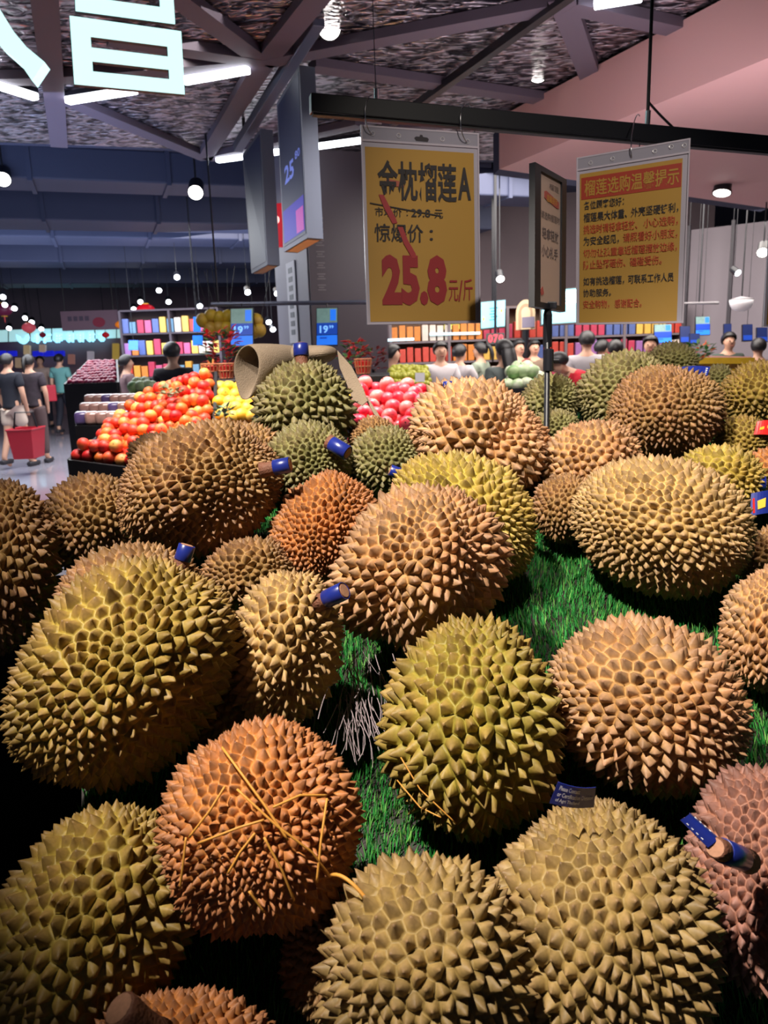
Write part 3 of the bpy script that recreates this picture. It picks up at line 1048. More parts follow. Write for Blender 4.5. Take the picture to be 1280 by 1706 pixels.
def dry_roots():
    mb = MB()
    rg = random.Random(5)
    for i in range(64):
        x0, y0 = rg.gauss(600, 26), rg.uniform(1085, 1210)
        ln = rg.uniform(30, 95)
        x1, y1 = x0 + rg.gauss(4, 16), y0 + ln
        d0 = .98 - (y0 - 1085) * .0006
        pts = bez(at(x0, y0, d0), at((x0 + x1) / 2 + rg.gauss(0, 9), (y0 + y1) / 2, d0 - .02), at(x1, y1, d0 - .035), 6)
        mb.tube(pts, rg.uniform(.0003, .0008), 4)
    mb.tube(bez(at(578, 1100, .93), at(545, 1130, .9), at(530, 1198, .86), 10), .0006, 4)
    o = mb.build('dry_grass_roots', mat('dry_root', (150, 136, 138), .6))
    tag(o, 'tuft of dry grey roots hanging between durians above the turf', 'dry roots', kind='stuff')


dry_roots()


# --- felt sleeve over the top durian ------------------------------------------------
def felt_sleeve():
    d0 = DUR[19]['d']
    root = empty('felt_sleeve', at(480, 600, d0), 'grey-brown felt sleeve draped over the grey-green durian at the back', 'sleeve')
    m = mat('felt', (164, 144, 122), .95, noise=.12, nscale=60, bump=.3, bscale=500)
    # rings: centre px, half width(px, along view depth), half height px, depth, droop
    st = [(409, 622, 21, 46, d0 - .03), (428, 612, 26, 37, d0 - .02), (455, 600, 30, 25, d0 + .015), (490, 595, 32, 20, d0 + .04), (525, 592, 32, 18, d0 + .05), (560, 588, 30, 13, d0 + .05)]
    seg = 28
    rings = []
    ce = [at(c[0], c[1], c[4]) for c in st]
    for i, c in enumerate(st):
        rg = []
        t = i / (len(st) - 1)
        k = c[4] / FPX
        for s in range(seg):
            an = 2 * math.pi * s / seg
            hh, ww = math.sin(an), math.cos(an)
            # pear-shaped mouth: narrow foot, wide top
            wmod = 1 - .28 * (hh < 0) * (-hh) + .1 * math.sin(3 * an) * (1 - t)
            vert = c[3] * hh * (1 + .06 * math.cos(2 * an))
            e = (R * (1 - .72 * t) + (-F) * (.28 * (1 - t)) + np.array([0, 1, 0]) * t * .95)
            e = e / np.linalg.norm(e)
            rg.append(ce[i] + e * ww * c[2] * wmod * k + UP * vert * k + R * (hh * 6 * k if i == 0 else 0))
        rings.append(rg)
    v = [p for r_ in rings for p in r_]
    f = []
    for i in range(len(rings) - 1):
        for s in range(seg):
            s2 = (s + 1) % seg
            f.append((i * seg + s, i * seg + s2, (i + 1) * seg + s2, (i + 1) * seg + s))
    f.append(tuple(range((len(rings) - 1) * seg, len(rings) * seg)))
    o = MB().add(v, f).build('sleeve_tube', m, root, smooth=True, world=True)
    so = o.modifiers.new('thick', 'SOLIDIFY')
    so.thickness, so.offset = .005, -1
    ss = o.modifiers.new('soft', 'SUBSURF')
    ss.levels = ss.render_levels = 2
    # flap hanging at the right behind the fruit
    P = [(562, 583), (586, 610), (606, 648), (613, 668), (604, 676), (588, 668), (578, 640), (566, 612)]
    q = [at(x, y, d0 + .05) for x, y in P]
    o2 = MB().prism(q, -F * -.006).build('sleeve_flap', m, root, world=True, bevel=.001)
    P = [(606, 660), (613, 662), (648, 716), (643, 724)]
    q = [at(x, y, d0 + .06) for x, y in P]
    MB().prism(q, F * .012).build('sleeve_strap', m, root, world=True, bevel=.001)


felt_sleeve()

# ------------------------------------------------------------------ hanging rail with price signs
RA, RB = at(517, 173, 1.74), at(1330, 246, 2.10)
rv = (RB - RA) / np.linalg.norm(RB - RA)
rs = np.cross(UP, rv)
rs /= np.linalg.norm(rs)
ru = np.cross(rv, rs)
rail = empty('hanging_rail', (RA + RB) / 2, 'black square rail hung across the display carrying the yellow signs', 'rail')
MB().obox((RA + RB) / 2, rv, rs, ru, np.linalg.norm(RB - RA), .03, .040).build('rail_bar', M_BLACKMETAL, rail, world=True, bevel=.002)
MB().obox((RA + RB) / 2 - ru * .022, rv, rs, ru, np.linalg.norm(RB - RA) - .01, .02, .005).build('rail_groove', M_BLACK, rail, world=True)


def rail_point(px):
    """point of the rail's axis seen at column px"""
    best = min(np.linspace(0, 1, 1500), key=lambda t: abs(project(RA + (RB - RA) * t)[0] - px))
    return RA + (RB - RA) * best


def project(p):
    q = np.asarray(p) - CAM
    z = q @ F
    return 640 + FPX * (q @ R) / z, 853 - FPX * (q @ U) / z


p = rail_point(627)
MB().tube([p + ru * .02, [p[0] - .004, p[1] + .02, ZC]], .0012, 6).build('suspension_wire', M_STEEL, rail, world=True)
MB().tube([p + ru * .016, p + ru * .045], .005, 8).build('wire_clamp', M_STEEL, rail, world=True)
p = rail_point(1078)
MB().tube([p + ru * .02, [p[0] + .02, p[1] + .05, ZC]], .0045, 8).build('suspension_cable', M_BLACK, rail, world=True)
MB().tube([p + ru * .02, p + ru * .055], .007, 8).build('cable_clamp', M_STEEL, rail, world=True)
MB().tube(bez(p + ru * .075, p + ru * .05 + rv * .03, p + ru * .022 + rv * .075, 8), .003, 6).build('cable_tail', M_BLACK, rail, world=True)


def ring_hook(sign, px, hole, r):
    """open wire ring over the rail and through the sign's hole"""
    a = rail_point(px)
    c = (a + ru * .028 + hole) / 2
    axis = hole - c
    L = np.linalg.norm(axis)
    axis /= L
    side = -F * 1.0
    side = side - axis * (side @ axis)
    side /= np.linalg.norm(side)
    side = side * .82 + np.cross(axis, side) * .57
    pts = [c + axis * (L * 1.05) * math.cos(t) + side * r * math.sin(t) for t in np.linspace(-2.9, 2.75, 26)]
    MB().tube(pts, .0013, 7).build('ring_hook', M_STEEL, sign, smooth=True, world=True)


def sleeve(name, label, corners, depths, ins, hooks, hang_slot=True):
    sh = Sheet(*[at(c[0], c[1], d) for c, d in zip(corners, depths)])
    o = empty(name, sh.p(.5, 0), label, 'price sign', 'plastic sleeved signs')
    sh.quad(0, 0, 1, 1, -.0035, -.0025).build('sleeve_back', mat('sleeve_back_plastic', (206, 200, 216), .3), o, world=True)
    u0, v0, u1, v1 = ins
    sh.quad(u0, v0, u1, v1, -.0020, -.0014).build('paper_insert', M_PAPER, o, world=True)
    # header strip and welded border of the clear sleeve
    sh.quad(0, 0, 1, .072, -.0022, .0004).build('header_strip', M_PLASTIC, o, world=True)
    bd = MB()
    for q in ((0, 0, .012, 1), (.988, 0, 1, 1), (.012, .99, .988, 1), (.012, .070, .988, .080), (.012, 0, .988, .008)):
        s = sh.quad(*q, -.0024, .0010)
        bd.add(s.v, s.f)
    bd.build('welded_border', mat('sleeve_rim', (226, 216, 232), .25), o, world=True)
    for u in hooks:
        th = np.linspace(0, 2 * math.pi, 17)
        asp = sh.w / sh.h
        MB().tube([sh.p(u[0] + .016 * math.cos(t), u[1] + .016 * asp * math.sin(t), .0012) for t in th], .0011, 6).build('eyelet', mat('eyelet_plastic', (236, 232, 240), .2), o, world=True)
    if hang_slot:
        sh.poly([(.44 + .0, .048), (.455, .040), (.485, .040), (.49, .030), (.51, .030), (.515, .040), (.55, .042), (.565, .050), (.555, .064), (.455, .062)], .0005, .0009).build('hang_slot', mat('slot_shadow', (60, 54, 62), .6), o, world=True)
    return o, sh


E_TXT = .0006
sa, sh = sleeve('price_sign', 'yellow hanging price sign with large red price 25.8', [(601, 208), (798, 222), (801, 538), (612, 541)], (1.78, 1.86, 1.87, 1.79),
                (.03, .105, .955, .985), [(.095, .04), (.31, .042), (.68, .045), (.90, .048)])
sh.write('金枕榴莲', .125, .168, .80, .372, M_INK, sa, E_TXT, .022)
sh.write('A', .81, .185, .925, .355, M_INK, sa, E_TXT, .03)
sh.write('市场价', .095, .408, .32, .455, M_INK, sa, E_TXT, .006)
sh.write('：', .36, .42, .372, .447, M_INK, sa, E_TXT, .004)
sh.write('29.8', .40, .410, .565, .452, M_INK, sa, E_TXT, .02)
sh.write('元', .60, .410, .675, .455, M_INK, sa, E_TXT, .004)
sh.poly([(.055, .386), (.66, .440), (.66, .446), (.055, .392)], E_TXT, E_TXT + .0003).build('strike_line', M_INK, sa, world=True)
sh.write('惊爆价', .085, .49, .50, .583, M_INK, sa, E_TXT, .012)
sh.write('：', .555, .515, .585, .57, M_INK, sa, E_TXT, .006)
sh.write('25.8', .135, .645, .70, .905, M_RED, sa, E_TXT, .052)
sh.write('元', .715, .775, .80, .885, M_RED, sa, E_TXT, .006)
sh.write('/', .80, .775, .84, .885, M_RED, sa, E_TXT, .01)
sh.write('斤', .845, .768, .93, .882, M_RED, sa, E_TXT, .006)
m_smear = mat('red_marker', (186, 44, 50), .5)
sh.poly([(.13, .345), (.17, .345), (.27, .465), (.28, .485), (.24, .49), (.17, .41)], E_TXT + .0003, E_TXT + .0006).build('marker_stroke', m_smear, sa, world=True)
sh.poly([(.28, .505), (.325, .505), (.365, .57), (.43, .64), (.435, .66), (.40, .665), (.33, .59)], E_TXT + .0003, E_TXT + .0006).build('marker_stroke', m_smear, sa, world=True)
sh.poly([(.20, .262), (.33, .275), (.35, .30), (.27, .30), (.19, .28)], E_TXT - .0004, E_TXT - .0001).build('marker_stroke', mat('faded_marker', (196, 96, 72), .5), sa, world=True)
ring_hook(sa, 625, sh.p(.095, .042, .001), .034)
ring_hook(sa, 779, sh.p(.90, .050, .001), .036)

sb, sh = sleeve('notice_sign', 'yellow hanging notice with red heading, right of the black post', [(961, 263), (1151, 230), (1139, 538), (960, 541)], (1.90, 1.79, 1.81, 1.91),
                (.03, .10, .94, .988), [(.13, .045), (.33, .042), (.70, .040), (.84, .030), (.95, .035)], False)
sh.quad(.045, .125, .935, .255, -.0012, -.0004).build('heading_band', mat('heading_red', (190, 66, 44), .55), sb, world=True)
sh.write('榴莲选购温馨提示', .075, .145, .915, .240, M_PAPER, sb, E_TXT, .012)
LN = [(.268, .318, [('各位顾客您好：', .07, .44, 0)]),
      (.338, .392, [('榴莲果大体重、', .07, .47, 0), ('外壳坚硬锋利，', .505, .92, 0)]),
      (.408, .462, [('挑选时请轻拿轻放、', .07, .565, 1), ('小心选购，', .62, .92, 1)]),
      (.478, .532, [('为安全起见，', .07, .40, 0), ('请照看好小朋友，', .44, .92, 1)]),
      (.552, .604, [('切勿让孩童靠近榴莲摆放边缘，', .07, .92, 1)]),
      (.620, .672, [('防止坠落砸伤、', .07, .465, 1), ('磕碰受伤。', .505, .79, 1)]),
      (.720, .770, [('如有挑选榴莲，', .07, .455, 0), ('可联系工作人员', .49, .90, 0)]),
      (.790, .836, [('协助服务。', .07, .335, 0)]),
      (.856, .906, [('安全购物，', .07, .32, 1), ('感谢配合。', .37, .62, 1)])]
m_red2 = mat('orange_red_ink', (206, 86, 48), .6)
for v0, v1, segs in LN:
    for tx, u0, u1, red in segs:
        sh.write(tx, u0, v0, u1, v1, m_red2 if red else M_INK, sb, E_TXT, .010)
p = rail_point(1066)
hole = sh.p(.50, .040, .001)
ring_hook(sb, 1066, hole, .040)

sc_, sh = sleeve('notice_sign', 'yellow hanging sign cut off at the right edge of the picture', [(1284, 345), (1480, 330), (1470, 540), (1272, 544)], (1.95, 2.0, 2.0, 1.95),
                 (.03, .09, .955, .985), [(.2, .04), (.8, .04)])
ring_hook(sc_, 1325, sh.p(.2, .04, .001), .034)

# ------------------------------------------------------------------ black framed sign on a post standing among the durians
fs = Sheet(at(888, 274, 1.44), at(939, 302, 1.60), at(937, 518, 1.60), at(887, 509, 1.44))
pb = at(911, 704, 1.48)
base = np.array([pb[0], pb[1], table_z(pb[1])])
so = empty('sign_stand', base, 'black framed notice on a thin black post behind the orange-tan durian', 'sign stand')
bd = MB()
for q in ((-.02, -.01, .16, 1.01), (.86, -.01, 1.02, 1.01), (.16, -.01, .86, .03), (.16, .97, .86, 1.01)):
    s = fs.quad(*q, -.006, .006)
    bd.add(s.v, s.f)
bd.build('frame', M_BLACKMETAL, so, world=True)
fs.quad(.1, .02, .92, .98, -.004, .002).build('notice_sheet', mat('notice_beige', (176, 150, 138), .35), so, world=True)
fs.poly([(.32, .155), (.38, .145), (.74, .18), (.80, .19), (.80, .235), (.74, .24), (.38, .21), (.32, .2)], .0024, .003).build('red_heading', mat('heading_dull_red', (170, 82, 76), .5), so, world=True)
m_g = mat('grey_ink', (98, 86, 86), .6)
fs.write('温馨提示', .38, .170, .74, .222, M_PAPER, so, .0034, .0)
fs.write('榴莲', .48, .075, .80, .12, m_g, so, .0026, .0)
fs.write('请选购榴莲时', .22, .30, .84, .355, m_g, so, .0026, .005)
fs.write('轻拿轻放', .26, .415, .80, .50, m_g, so, .0026, .015)
fs.write('小心扎手', .24, .545, .78, .63, m_g, so, .0026, .015)
fs.poly([(.2, .88), (.28, .85), (.32, .90), (.24, .92)], .0024, .003).build('red_mark', mat('heading_dull_red', (170, 82, 76), .5), so, world=True)
top = at(913, 514, 1.52)
MB().tube([base + UP * .002, base + UP * .07, top - UP * .06], [.0055, .0055, .0055], 12).build('post', M_BLACKMETAL, so, world=True)
MB().tube([top - UP * .075, top - UP * .07, top - UP * .012, top], [.0085, .009, .009, .006], 12).build('collar', M_BLACKMETAL, so, world=True)
k = at(914, 600, 1.51)
MB().tube([k - UP * .022, k - UP * .02, k + UP * .02, k + UP * .022], [.007, .0105, .0105, .007], 12).build('height_clamp', M_BLACKMETAL, so, world=True)
MB().tube([k + R * .008, k + R * .02], .005, 10).build('clamp_knob', M_BLACKMETAL, so, world=True)
MB().obox(top + UP * .006, R, VF, UP, .03, .014, .014).build('bracket', M_BLACKMETAL, so, world=True, bevel=.002)
MB().lathe([(.0, .012), (.05, .011), (.058, .004), (.058, 0), (0, 0)], 28, base).build('base_plate', M_BLACKMETAL, so, world=True)

# ------------------------------------------------------------------ glowing channel letters, top left
m_glow = mat('lit_letter_face', (220, 255, 250), .4, emit=1.25, emit_rgb=(208, 255, 252))
lw = Sheet(at(116, 26, 3.0), at(302, 52, 3.2), at(308, 157, 3.2), at(124, 140, 3.0))
bars = [(0, 0, .168, 1), (.86, 0, 1, 1), (.168, 0, .86, .27), (.168, .43, .86, .635), (.168, .785, .86, 1)]
LET = empty('sign_letter', lw.p(.5, 0), 'glowing white block letter of two stacked boxes hanging at top left', 'sign letter', 'glowing letters of the hanging sign')
m_ret = mat('letter_return', (60, 66, 76), .5)
mf, mr = MB(), MB()
up_ = Sheet(at(120, -112, 3.0), at(284, -86, 3.18), at(292, 40, 3.18), at(126, 18, 3.0))
for shh, bb in ((lw, bars), (up_, [(0, 0, .17, 1), (.85, 0, 1, 1), (.17, 0, .85, .2), (.17, .43, .85, .6), (.17, .80, .85, 1)])):
    for q in bb:
        s = shh.quad(*q, -.002, 0)
        mf.add(s.v, s.f)
        s = shh.quad(*q, -.02, -.002)
        mr.add(s.v, s.f)
mf.build('lit_face', m_glow, LET, world=True)
mr.build('side_return', m_ret, LET, world=True)
dl = 2.85
P = [(-150, -150), (-90, -60), (-45, 20), (0, 76), (34, 106), (53, 134), (74, 103), (44, 78), (14, 42), (-18, -10), (-60, -90), (-110, -170)]
mb = MB().prism([at(x, y, dl) for x, y in P], F * .05)
mb.prism([at(x, y, dl) for x, y in [(-130, -150), (-150, -60), (-190, 20), (-250, 90), (-232, 118), (-170, 50), (-120, -30), (-98, -130)]], F * .05)
o = mb.build('sign_letter', m_glow)
tag(o, 'glowing white letter stroke sweeping down at the left picture edge', 'sign letter', 'glowing letters of the hanging sign')
for p_, q_ in ((up_.p(.1, 0), up_.p(.1, 0)), (up_.p(.9, 0), up_.p(.9, 0)), (at(-120, -150, dl + .02), None)):
    t = np.array(p_)
    t[2] = ZC
    w_ = MB().tube([p_, t], .003, 6).build('hanging_wire', M_BLACK)
    tag(w_, 'thin wire holding the glowing letters under the ceiling', 'wire', 'wires of the glowing letters')

# ------------------------------------------------------------------ LED tubes on the metal ceiling
for (p, q, lab) in (((112, 168), (226, 150), 'short lit tube on the ceiling below the glowing letter'), ((306, 135), (414, 116), 'lit tube on the ceiling right of the glowing letter'),
                    ((-70, 121), (60, 162), 'lit tube on the ceiling at the left edge'), ((362, 267), (602, 234), 'long lit tube at the far edge of the metal ceiling'),
                    ((990, 7), (1070, -6), 'lit tube at the top edge of the picture')):
    A, B = on_z(*p, ZC - .07), on_z(*q, ZC - .07)
    e = empty('tube_lamp', (A + B) / 2, lab, 'tube lamp', 'lit tubes on the ceiling')
    dv = (B - A) / np.linalg.norm(B - A)
    sd = np.cross(UP, dv)
    MB().obox((A + B) / 2 + UP * .035, dv, sd, UP, np.linalg.norm(B - A), .06, .03).build('housing', M_BLACKMETAL, e, world=True)
    MB().obox((A + B) / 2, dv, sd, UP, np.linalg.norm(B - A), .055, .04).build('diffuser', M_LED, e, world=True, bevel=.006)

# ------------------------------------------------------------------ spotlights


def spotlight(px, py, d, r, lab, aim=None, lens=None, group='ceiling spotlights', track_up=.18, small=False, name='spotlight'):
    c = at(px, py, d)
    e = empty(name, c, lab, 'spotlight', group)
    a = np.asarray(aim, float) if aim is not None else (CAM - c) * np.array([1, 1, .2]) + np.array([0, 0, -2.0])
    a = a / np.linalg.norm(a)
    MB().lathe([(r * 1.0, 0), (r * 1.12, 0), (r * 1.12, r * .25), (r * 1.02, r * .3), (r * 1.02, r * 2.6), (r * .7, r * 3.0), (0, r * 3.0)], 12 if small else 24, c, 0, -a).build('housing', M_BLACKMETAL, e, smooth=False, world=True)
    MB().lathe([(0, -r * .12), (r * .5, -r * .1), (r * .97, 0), (r * .97, r * .02), (0, r * .02)], 12 if small else 24, c, 0, -a).build('lens', lens or M_LENS, e, smooth=True, world=True)
    m = c - a * r * 1.8
    if small:
        MB().tube([m, [m[0], m[1], 3.99]], .004, 5).build('stem', M_BLACKMETAL, e, world=True)
    else:
        zt = (ZC if c[1] < 7.3 and py < 270 else 3.99) if track_up == .18 else m[2] + track_up
        MB().tube([m, [m[0], m[1], zt]], r * .14, 8).build('stem', M_BLACKMETAL, e, world=True)
        track_up = zt - m[2] - .03 if track_up == .18 else track_up
        MB().obox(m + UP * (track_up + .02), VC, VF, UP, r * 2.2, r * .8, .05).build('track_adapter', M_BLACKMETAL, e, world=True, bevel=.004)
    return e


T_A, T_B = on_z(962, -18, ZC - .06), on_z(655, 204, ZC - .06)
tv = (T_B - T_A) / np.linalg.norm(T_B - T_A)
tr = MB().obox((T_A + T_B) / 2, tv, np.cross(UP, tv), UP, np.linalg.norm(T_B - T_A), .05, .05).build('light_track', M_BLACKMETAL)
tag(tr, 'black light track crossing the metal ceiling above the signs', 'light track')
spotlight(549, 47, 4.3, .062, 'brightest spotlight beside the hanging screens, top middle', aim=(.05, -.8, -.6), track_up=.22)
spotlight(898, 119, 5.2, .072, 'round lit spotlight on the ceiling track, facing the camera', aim=(.0, -.75, -.55), track_up=.12)
spotlight(806, 172, 5.9, .07, 'unlit looking spotlight on the track, turned away from camera', aim=(-.55, .6, -.62), track_up=.3)
spotlight(1203, 322, 7.0, .075, 'spotlight under the pink ceiling at right, pointing down', aim=(-.2, -.25, -1), track_up=.1)
t_ = at(1203, 290, 7.05)
tr = MB().obox(t_ + VC * .3, VC, VF, UP, 2.4, .05, .05).build('light_track', M_BLACKMETAL)
tag(tr, 'black light track below the pink ceiling at right', 'light track')
spotlight(326, 321, 8.2, .078, 'large round ceiling spotlight above the nectarine heap', aim=(.1, -.8, -.55))
spotlight(5, 299, 8.0, .075, 'spotlight at the left picture edge below the ceiling', aim=(.3, -.8, -.55))
spotlight(519, 326, 7.0, .045, 'spotlight half hidden behind the hanging screen', aim=(.1, -.8, -.6))
spotlight(1271, 421, 8.0, .055, 'spotlight at the right picture edge near the grey wall', aim=(-.4, -.7, -.6))
spotlight(834, 465, 9.5, .05, 'small spotlight seen between the two yellow signs', aim=(0, -.7, -.6))
for (x, y, d) in ((295, 462, 13), (265, 484, 15), (281, 503, 16), (234, 503, 17), (223, 515, 18), (333, 510, 14), (413, 487, 12), (314, 523, 16), (202, 528, 19), (240, 549, 19),
                  (448, 537, 14), (455, 549, 14), (462, 489, 12), (5, 495, 14), (8, 508, 15), (24, 514, 16), (42, 530, 18), (53, 537, 19), (69, 548, 20), (1230, 455, 9.5), (15, 547, 20)):
    spotlight(x, y, d, .048 + .0022 * (d - 12), 'small distant lit spotlight under the dark ceiling', aim=(.25, -.8, -.5), lens=M_LENS_FAR, group='distant ceiling spotlights', small=True, track_up=None)

# ------------------------------------------------------------------ pair of hanging price screens seen edge on
bA, bB = at(531, 32, 4.15), at(396, 246, 6.15)
sb_ = empty('screen_rack', (bA + bB) / 2, 'grey bar at top middle with two dark price screens hung below', 'hanging screen rack')
bv = (bB - bA) / np.linalg.norm(bB - bA)
MB().obox((bA + bB) / 2, bv, np.cross(UP, bv), np.cross(bv, np.cross(UP, bv)) * -1, np.linalg.norm(bB - bA), .07, .07).build('top_bar', mat('grey_anodised', (112, 118, 138), .4, .6), sb_, world=True, bevel=.004)
for t_, in ((.12,), (.88,)):
    p = bA + (bB - bA) * t_
    MB().tube([p, [p[0], p[1], ZC + .02]], .012, 8).build('drop_rod', M_BLACKMETAL, sb_, world=True)
m_scr = mat('dim_screen', (24, 28, 46), .45, emit=.05, emit_rgb=(60, 80, 150), spec=.1)
m_frm = mat('screen_frame_grey', (80, 86, 104), .6, .2)
for (tl, tr_, br, bl, dn, df, lit) in (((461, 172), (499, 108), (513, 396), (473, 420), 4.3, 4.85, 1), ((404, 258), (434, 214), (446, 441), (419, 456), 5.45, 5.95, 0)):
    s = Sheet(at(*tl, df), at(*tr_, dn), at(*br, dn), at(*bl, df))
    fr = s.quad(0, 0, 1, 1, -.09, 0).build('screen_case', m_frm, sb_, world=True)
    s.quad(.05, .03, .95, .97, .0005, .002).build('screen_glass', m_scr, fr, world=True)
    s.quad(.08, .985, .92, 1.003, -.08, -.01).build('bottom_vent', mat('tan_vent', (196, 160, 112), .6), fr, world=True)
    if lit:
        s.quad(.07, .74, .93, .95, .002, .003).build('lit_picture', mat('violet_picture', (34, 30, 110), .5, spec=.1, emit=.22, emit_rgb=(70, 60, 190)), fr, world=True)
        s.quad(.62, .80, .90, .94, .003, .004).build('lit_picture', mat('pink_picture', (110, 40, 110), .5, spec=.1, emit=.25, emit_rgb=(190, 80, 190)), fr, world=True)
        s.write('25', .22, .47, .62, .585, mat('dim_blue_digits', (80, 96, 170), .3, emit=.25, emit_rgb=(90, 110, 200)), fr, .0032, .03)
        s.write('80', .68, .45, .88, .50, mat('dim_blue_digits', (80, 96, 170), .3, emit=.25, emit_rgb=(90, 110, 200)), fr, .0032, .02)
    MB().tube([s.p(.5, .01, -.045), s.p(.5, -.06, -.045)], .012, 8).build('hanger', m_frm, sb_, world=True)
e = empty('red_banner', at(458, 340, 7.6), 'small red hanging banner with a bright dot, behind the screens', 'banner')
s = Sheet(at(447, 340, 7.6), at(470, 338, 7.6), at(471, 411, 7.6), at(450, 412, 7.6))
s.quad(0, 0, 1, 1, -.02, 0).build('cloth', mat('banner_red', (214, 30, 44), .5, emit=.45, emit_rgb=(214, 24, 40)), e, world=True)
th = np.linspace(0, 2 * math.pi, 17)[:-1]
s.poly([(.5 + .3 * math.cos(t), .38 + .1 * math.sin(t)) for t in th], .001, .004).build('bright_dot', mat('lit_pink', (255, 210, 200), .4, emit=1.2), e, world=True)
MB().tube([s.p(.5, 0, -.01), s.p(.5, -1.9, -.01)], .004, 6).build('string', M_BLACK, e, world=True)

# ------------------------------------------------------------------ fruit stalls in the hall
def fruit_mesh(name, r, squash=.92, dimple=.12, seg=16, rings=10, elong=1.0):
    prof = []
    for i in range(rings + 1):
        t = math.pi * i / rings
        rr, z = r * math.sin(t), -r * squash * math.cos(t) * elong
        if i == rings:
            rr, z = 0, r * squash * elong * (1 - dimple)
        if i == 0:
            rr = 0
        prof.append((rr, z))
    return MB().lathe(prof, seg).mesh(name, smooth=True)


def fruit_mat(name, c1, c2, rough=.5, scale=9):
    m = mat(name, c1, rough, spec=.5)
    nt = m.node_tree
    b = nt.nodes['Principled BSDF']
    tc = nt.nodes.new('ShaderNodeTexCoord')
    n = nt.nodes.new('ShaderNodeTexNoise')
    n.inputs['Scale'].default_value = scale
    oi = nt.nodes.new('ShaderNodeObjectInfo')
    ad = nt.nodes.new('ShaderNodeVectorMath')
    nt.links.new(tc.outputs['Object'], ad.inputs[0])
    nt.links.new(oi.outputs['Random'], ad.inputs[1])
    nt.links.new(ad.outputs['Vector'], n.inputs['Vector'])
    cr = nt.nodes.new('ShaderNodeValToRGB')
    cr.color_ramp.elements[0].position, cr.color_ramp.elements[1].position = .42, .6
    cr.color_ramp.elements[0].color, cr.color_ramp.elements[1].color = s2l(c1), s2l(c2)
    nt.links.new(n.outputs['Fac'], cr.inputs['Fac'])
    nt.links.new(cr.outputs['Color'], b.inputs['Base Color'])
    return m


M_STALK = mat('fruit_stalk', (84, 70, 40), .8)


def heap(name, corners, nu, nv, r, kinds, cat, group, jitter=.35, layers=1, elong=1.0, seed=1, dimple=.12, parts=True, thin=0.0, squash=.92):
    """fruit piled over a slanted patch: corners are (px,py,depth) front-left, front-right, back-right, back-left.
    kinds: list of (weight, material, label)"""
    rg = random.Random(seed)
    c = [at(*q) for q in corners]
    n = np.cross(c[1] - c[0], c[3] - c[0])
    n /= np.linalg.norm(n)
    if n[2] < 0:
        n = -n
    me = fruit_mesh(name + '_body', r, dimple=dimple, elong=elong, squash=squash)
    stm = MB().tube([(0, 0, r * squash * elong * (1 - dimple) - r * .05), (r * .06, 0, r * squash * elong + r * .04)], [r * .09, r * .05], 5).mesh(name + '_stalk')
    stm.materials.append(M_STALK)
    meshes = []
    for w_, m_, l_ in kinds:
        q = me.copy()
        q.materials.append(m_)
        meshes.append(q)
    tot = sum(k[0] for k in kinds)
    made = []
    for lay in range(layers):
        for j in range(nv - lay):
            for i in range(nu - lay):
                if rg.random() < thin * lay:
                    continue
                u = (i + .5 * (j % 2) + .25 + lay * .5 + rg.uniform(-jitter, jitter) * .4) / nu
                v = (j + .5 + lay * .5 + rg.uniform(-jitter, jitter) * .4) / nv
                p = c[0] * (1 - u) * (1 - v) + c[1] * u * (1 - v) + c[2] * u * v + c[3] * (1 - u) * v
                p = p + n * (r * 1.35 * lay + rg.uniform(-.15, .15) * r)
                x = rg.random() * tot
                k = 0
                while x > kinds[k][0]:
                    x -= kinds[k][0]
                    k += 1
                o = bpy.data.objects.new(name, meshes[k])
                COL.objects.link(o)
                o.location = p
                o.rotation_euler = (rg.uniform(-1.2, 1.2), rg.uniform(-1.2, 1.2), rg.uniform(0, 6.28))
                tag(o, kinds[k][2], cat, group)
                if parts:
                    s = link('stalk', stm, None, o)
                made.append(o)
    return c, n, made


def stall(label, c, n, drop, color=(26, 24, 28), name='fruit_bin', extra=.0, wall=.05, cat='fruit bin'):
    """slanted black bin under a heap: board parallel to the patch with sides down to the floor"""
    cc = [q - n * drop for q in c]
    mid = sum(cc) / 4
    cc = [mid + (q - mid) * (1 + extra) for q in cc]
    m = mat('bin_black_%d' % color[0], color, .5)
    e = empty(name, (mid[0], mid[1], 0), label, cat)
    MB().prism(cc, (0, 0, -.03)).build('tray_board', m, e, world=True)
    lo = [np.array([q[0], q[1], 0.0]) for q in cc]
    nm = ('front_panel', 'side_panel', 'back_panel', 'side_panel')
    for i in range(4):
        a, b = i, (i + 1) % 4
        up = UP * wall
        out = np.cross(cc[b] - cc[a], UP)
        out = out / np.linalg.norm(out) * .02
        MB().prism([lo[a], lo[b], cc[b] + up, cc[a] + up], out).build(nm[i], m, e, world=True)
    return e


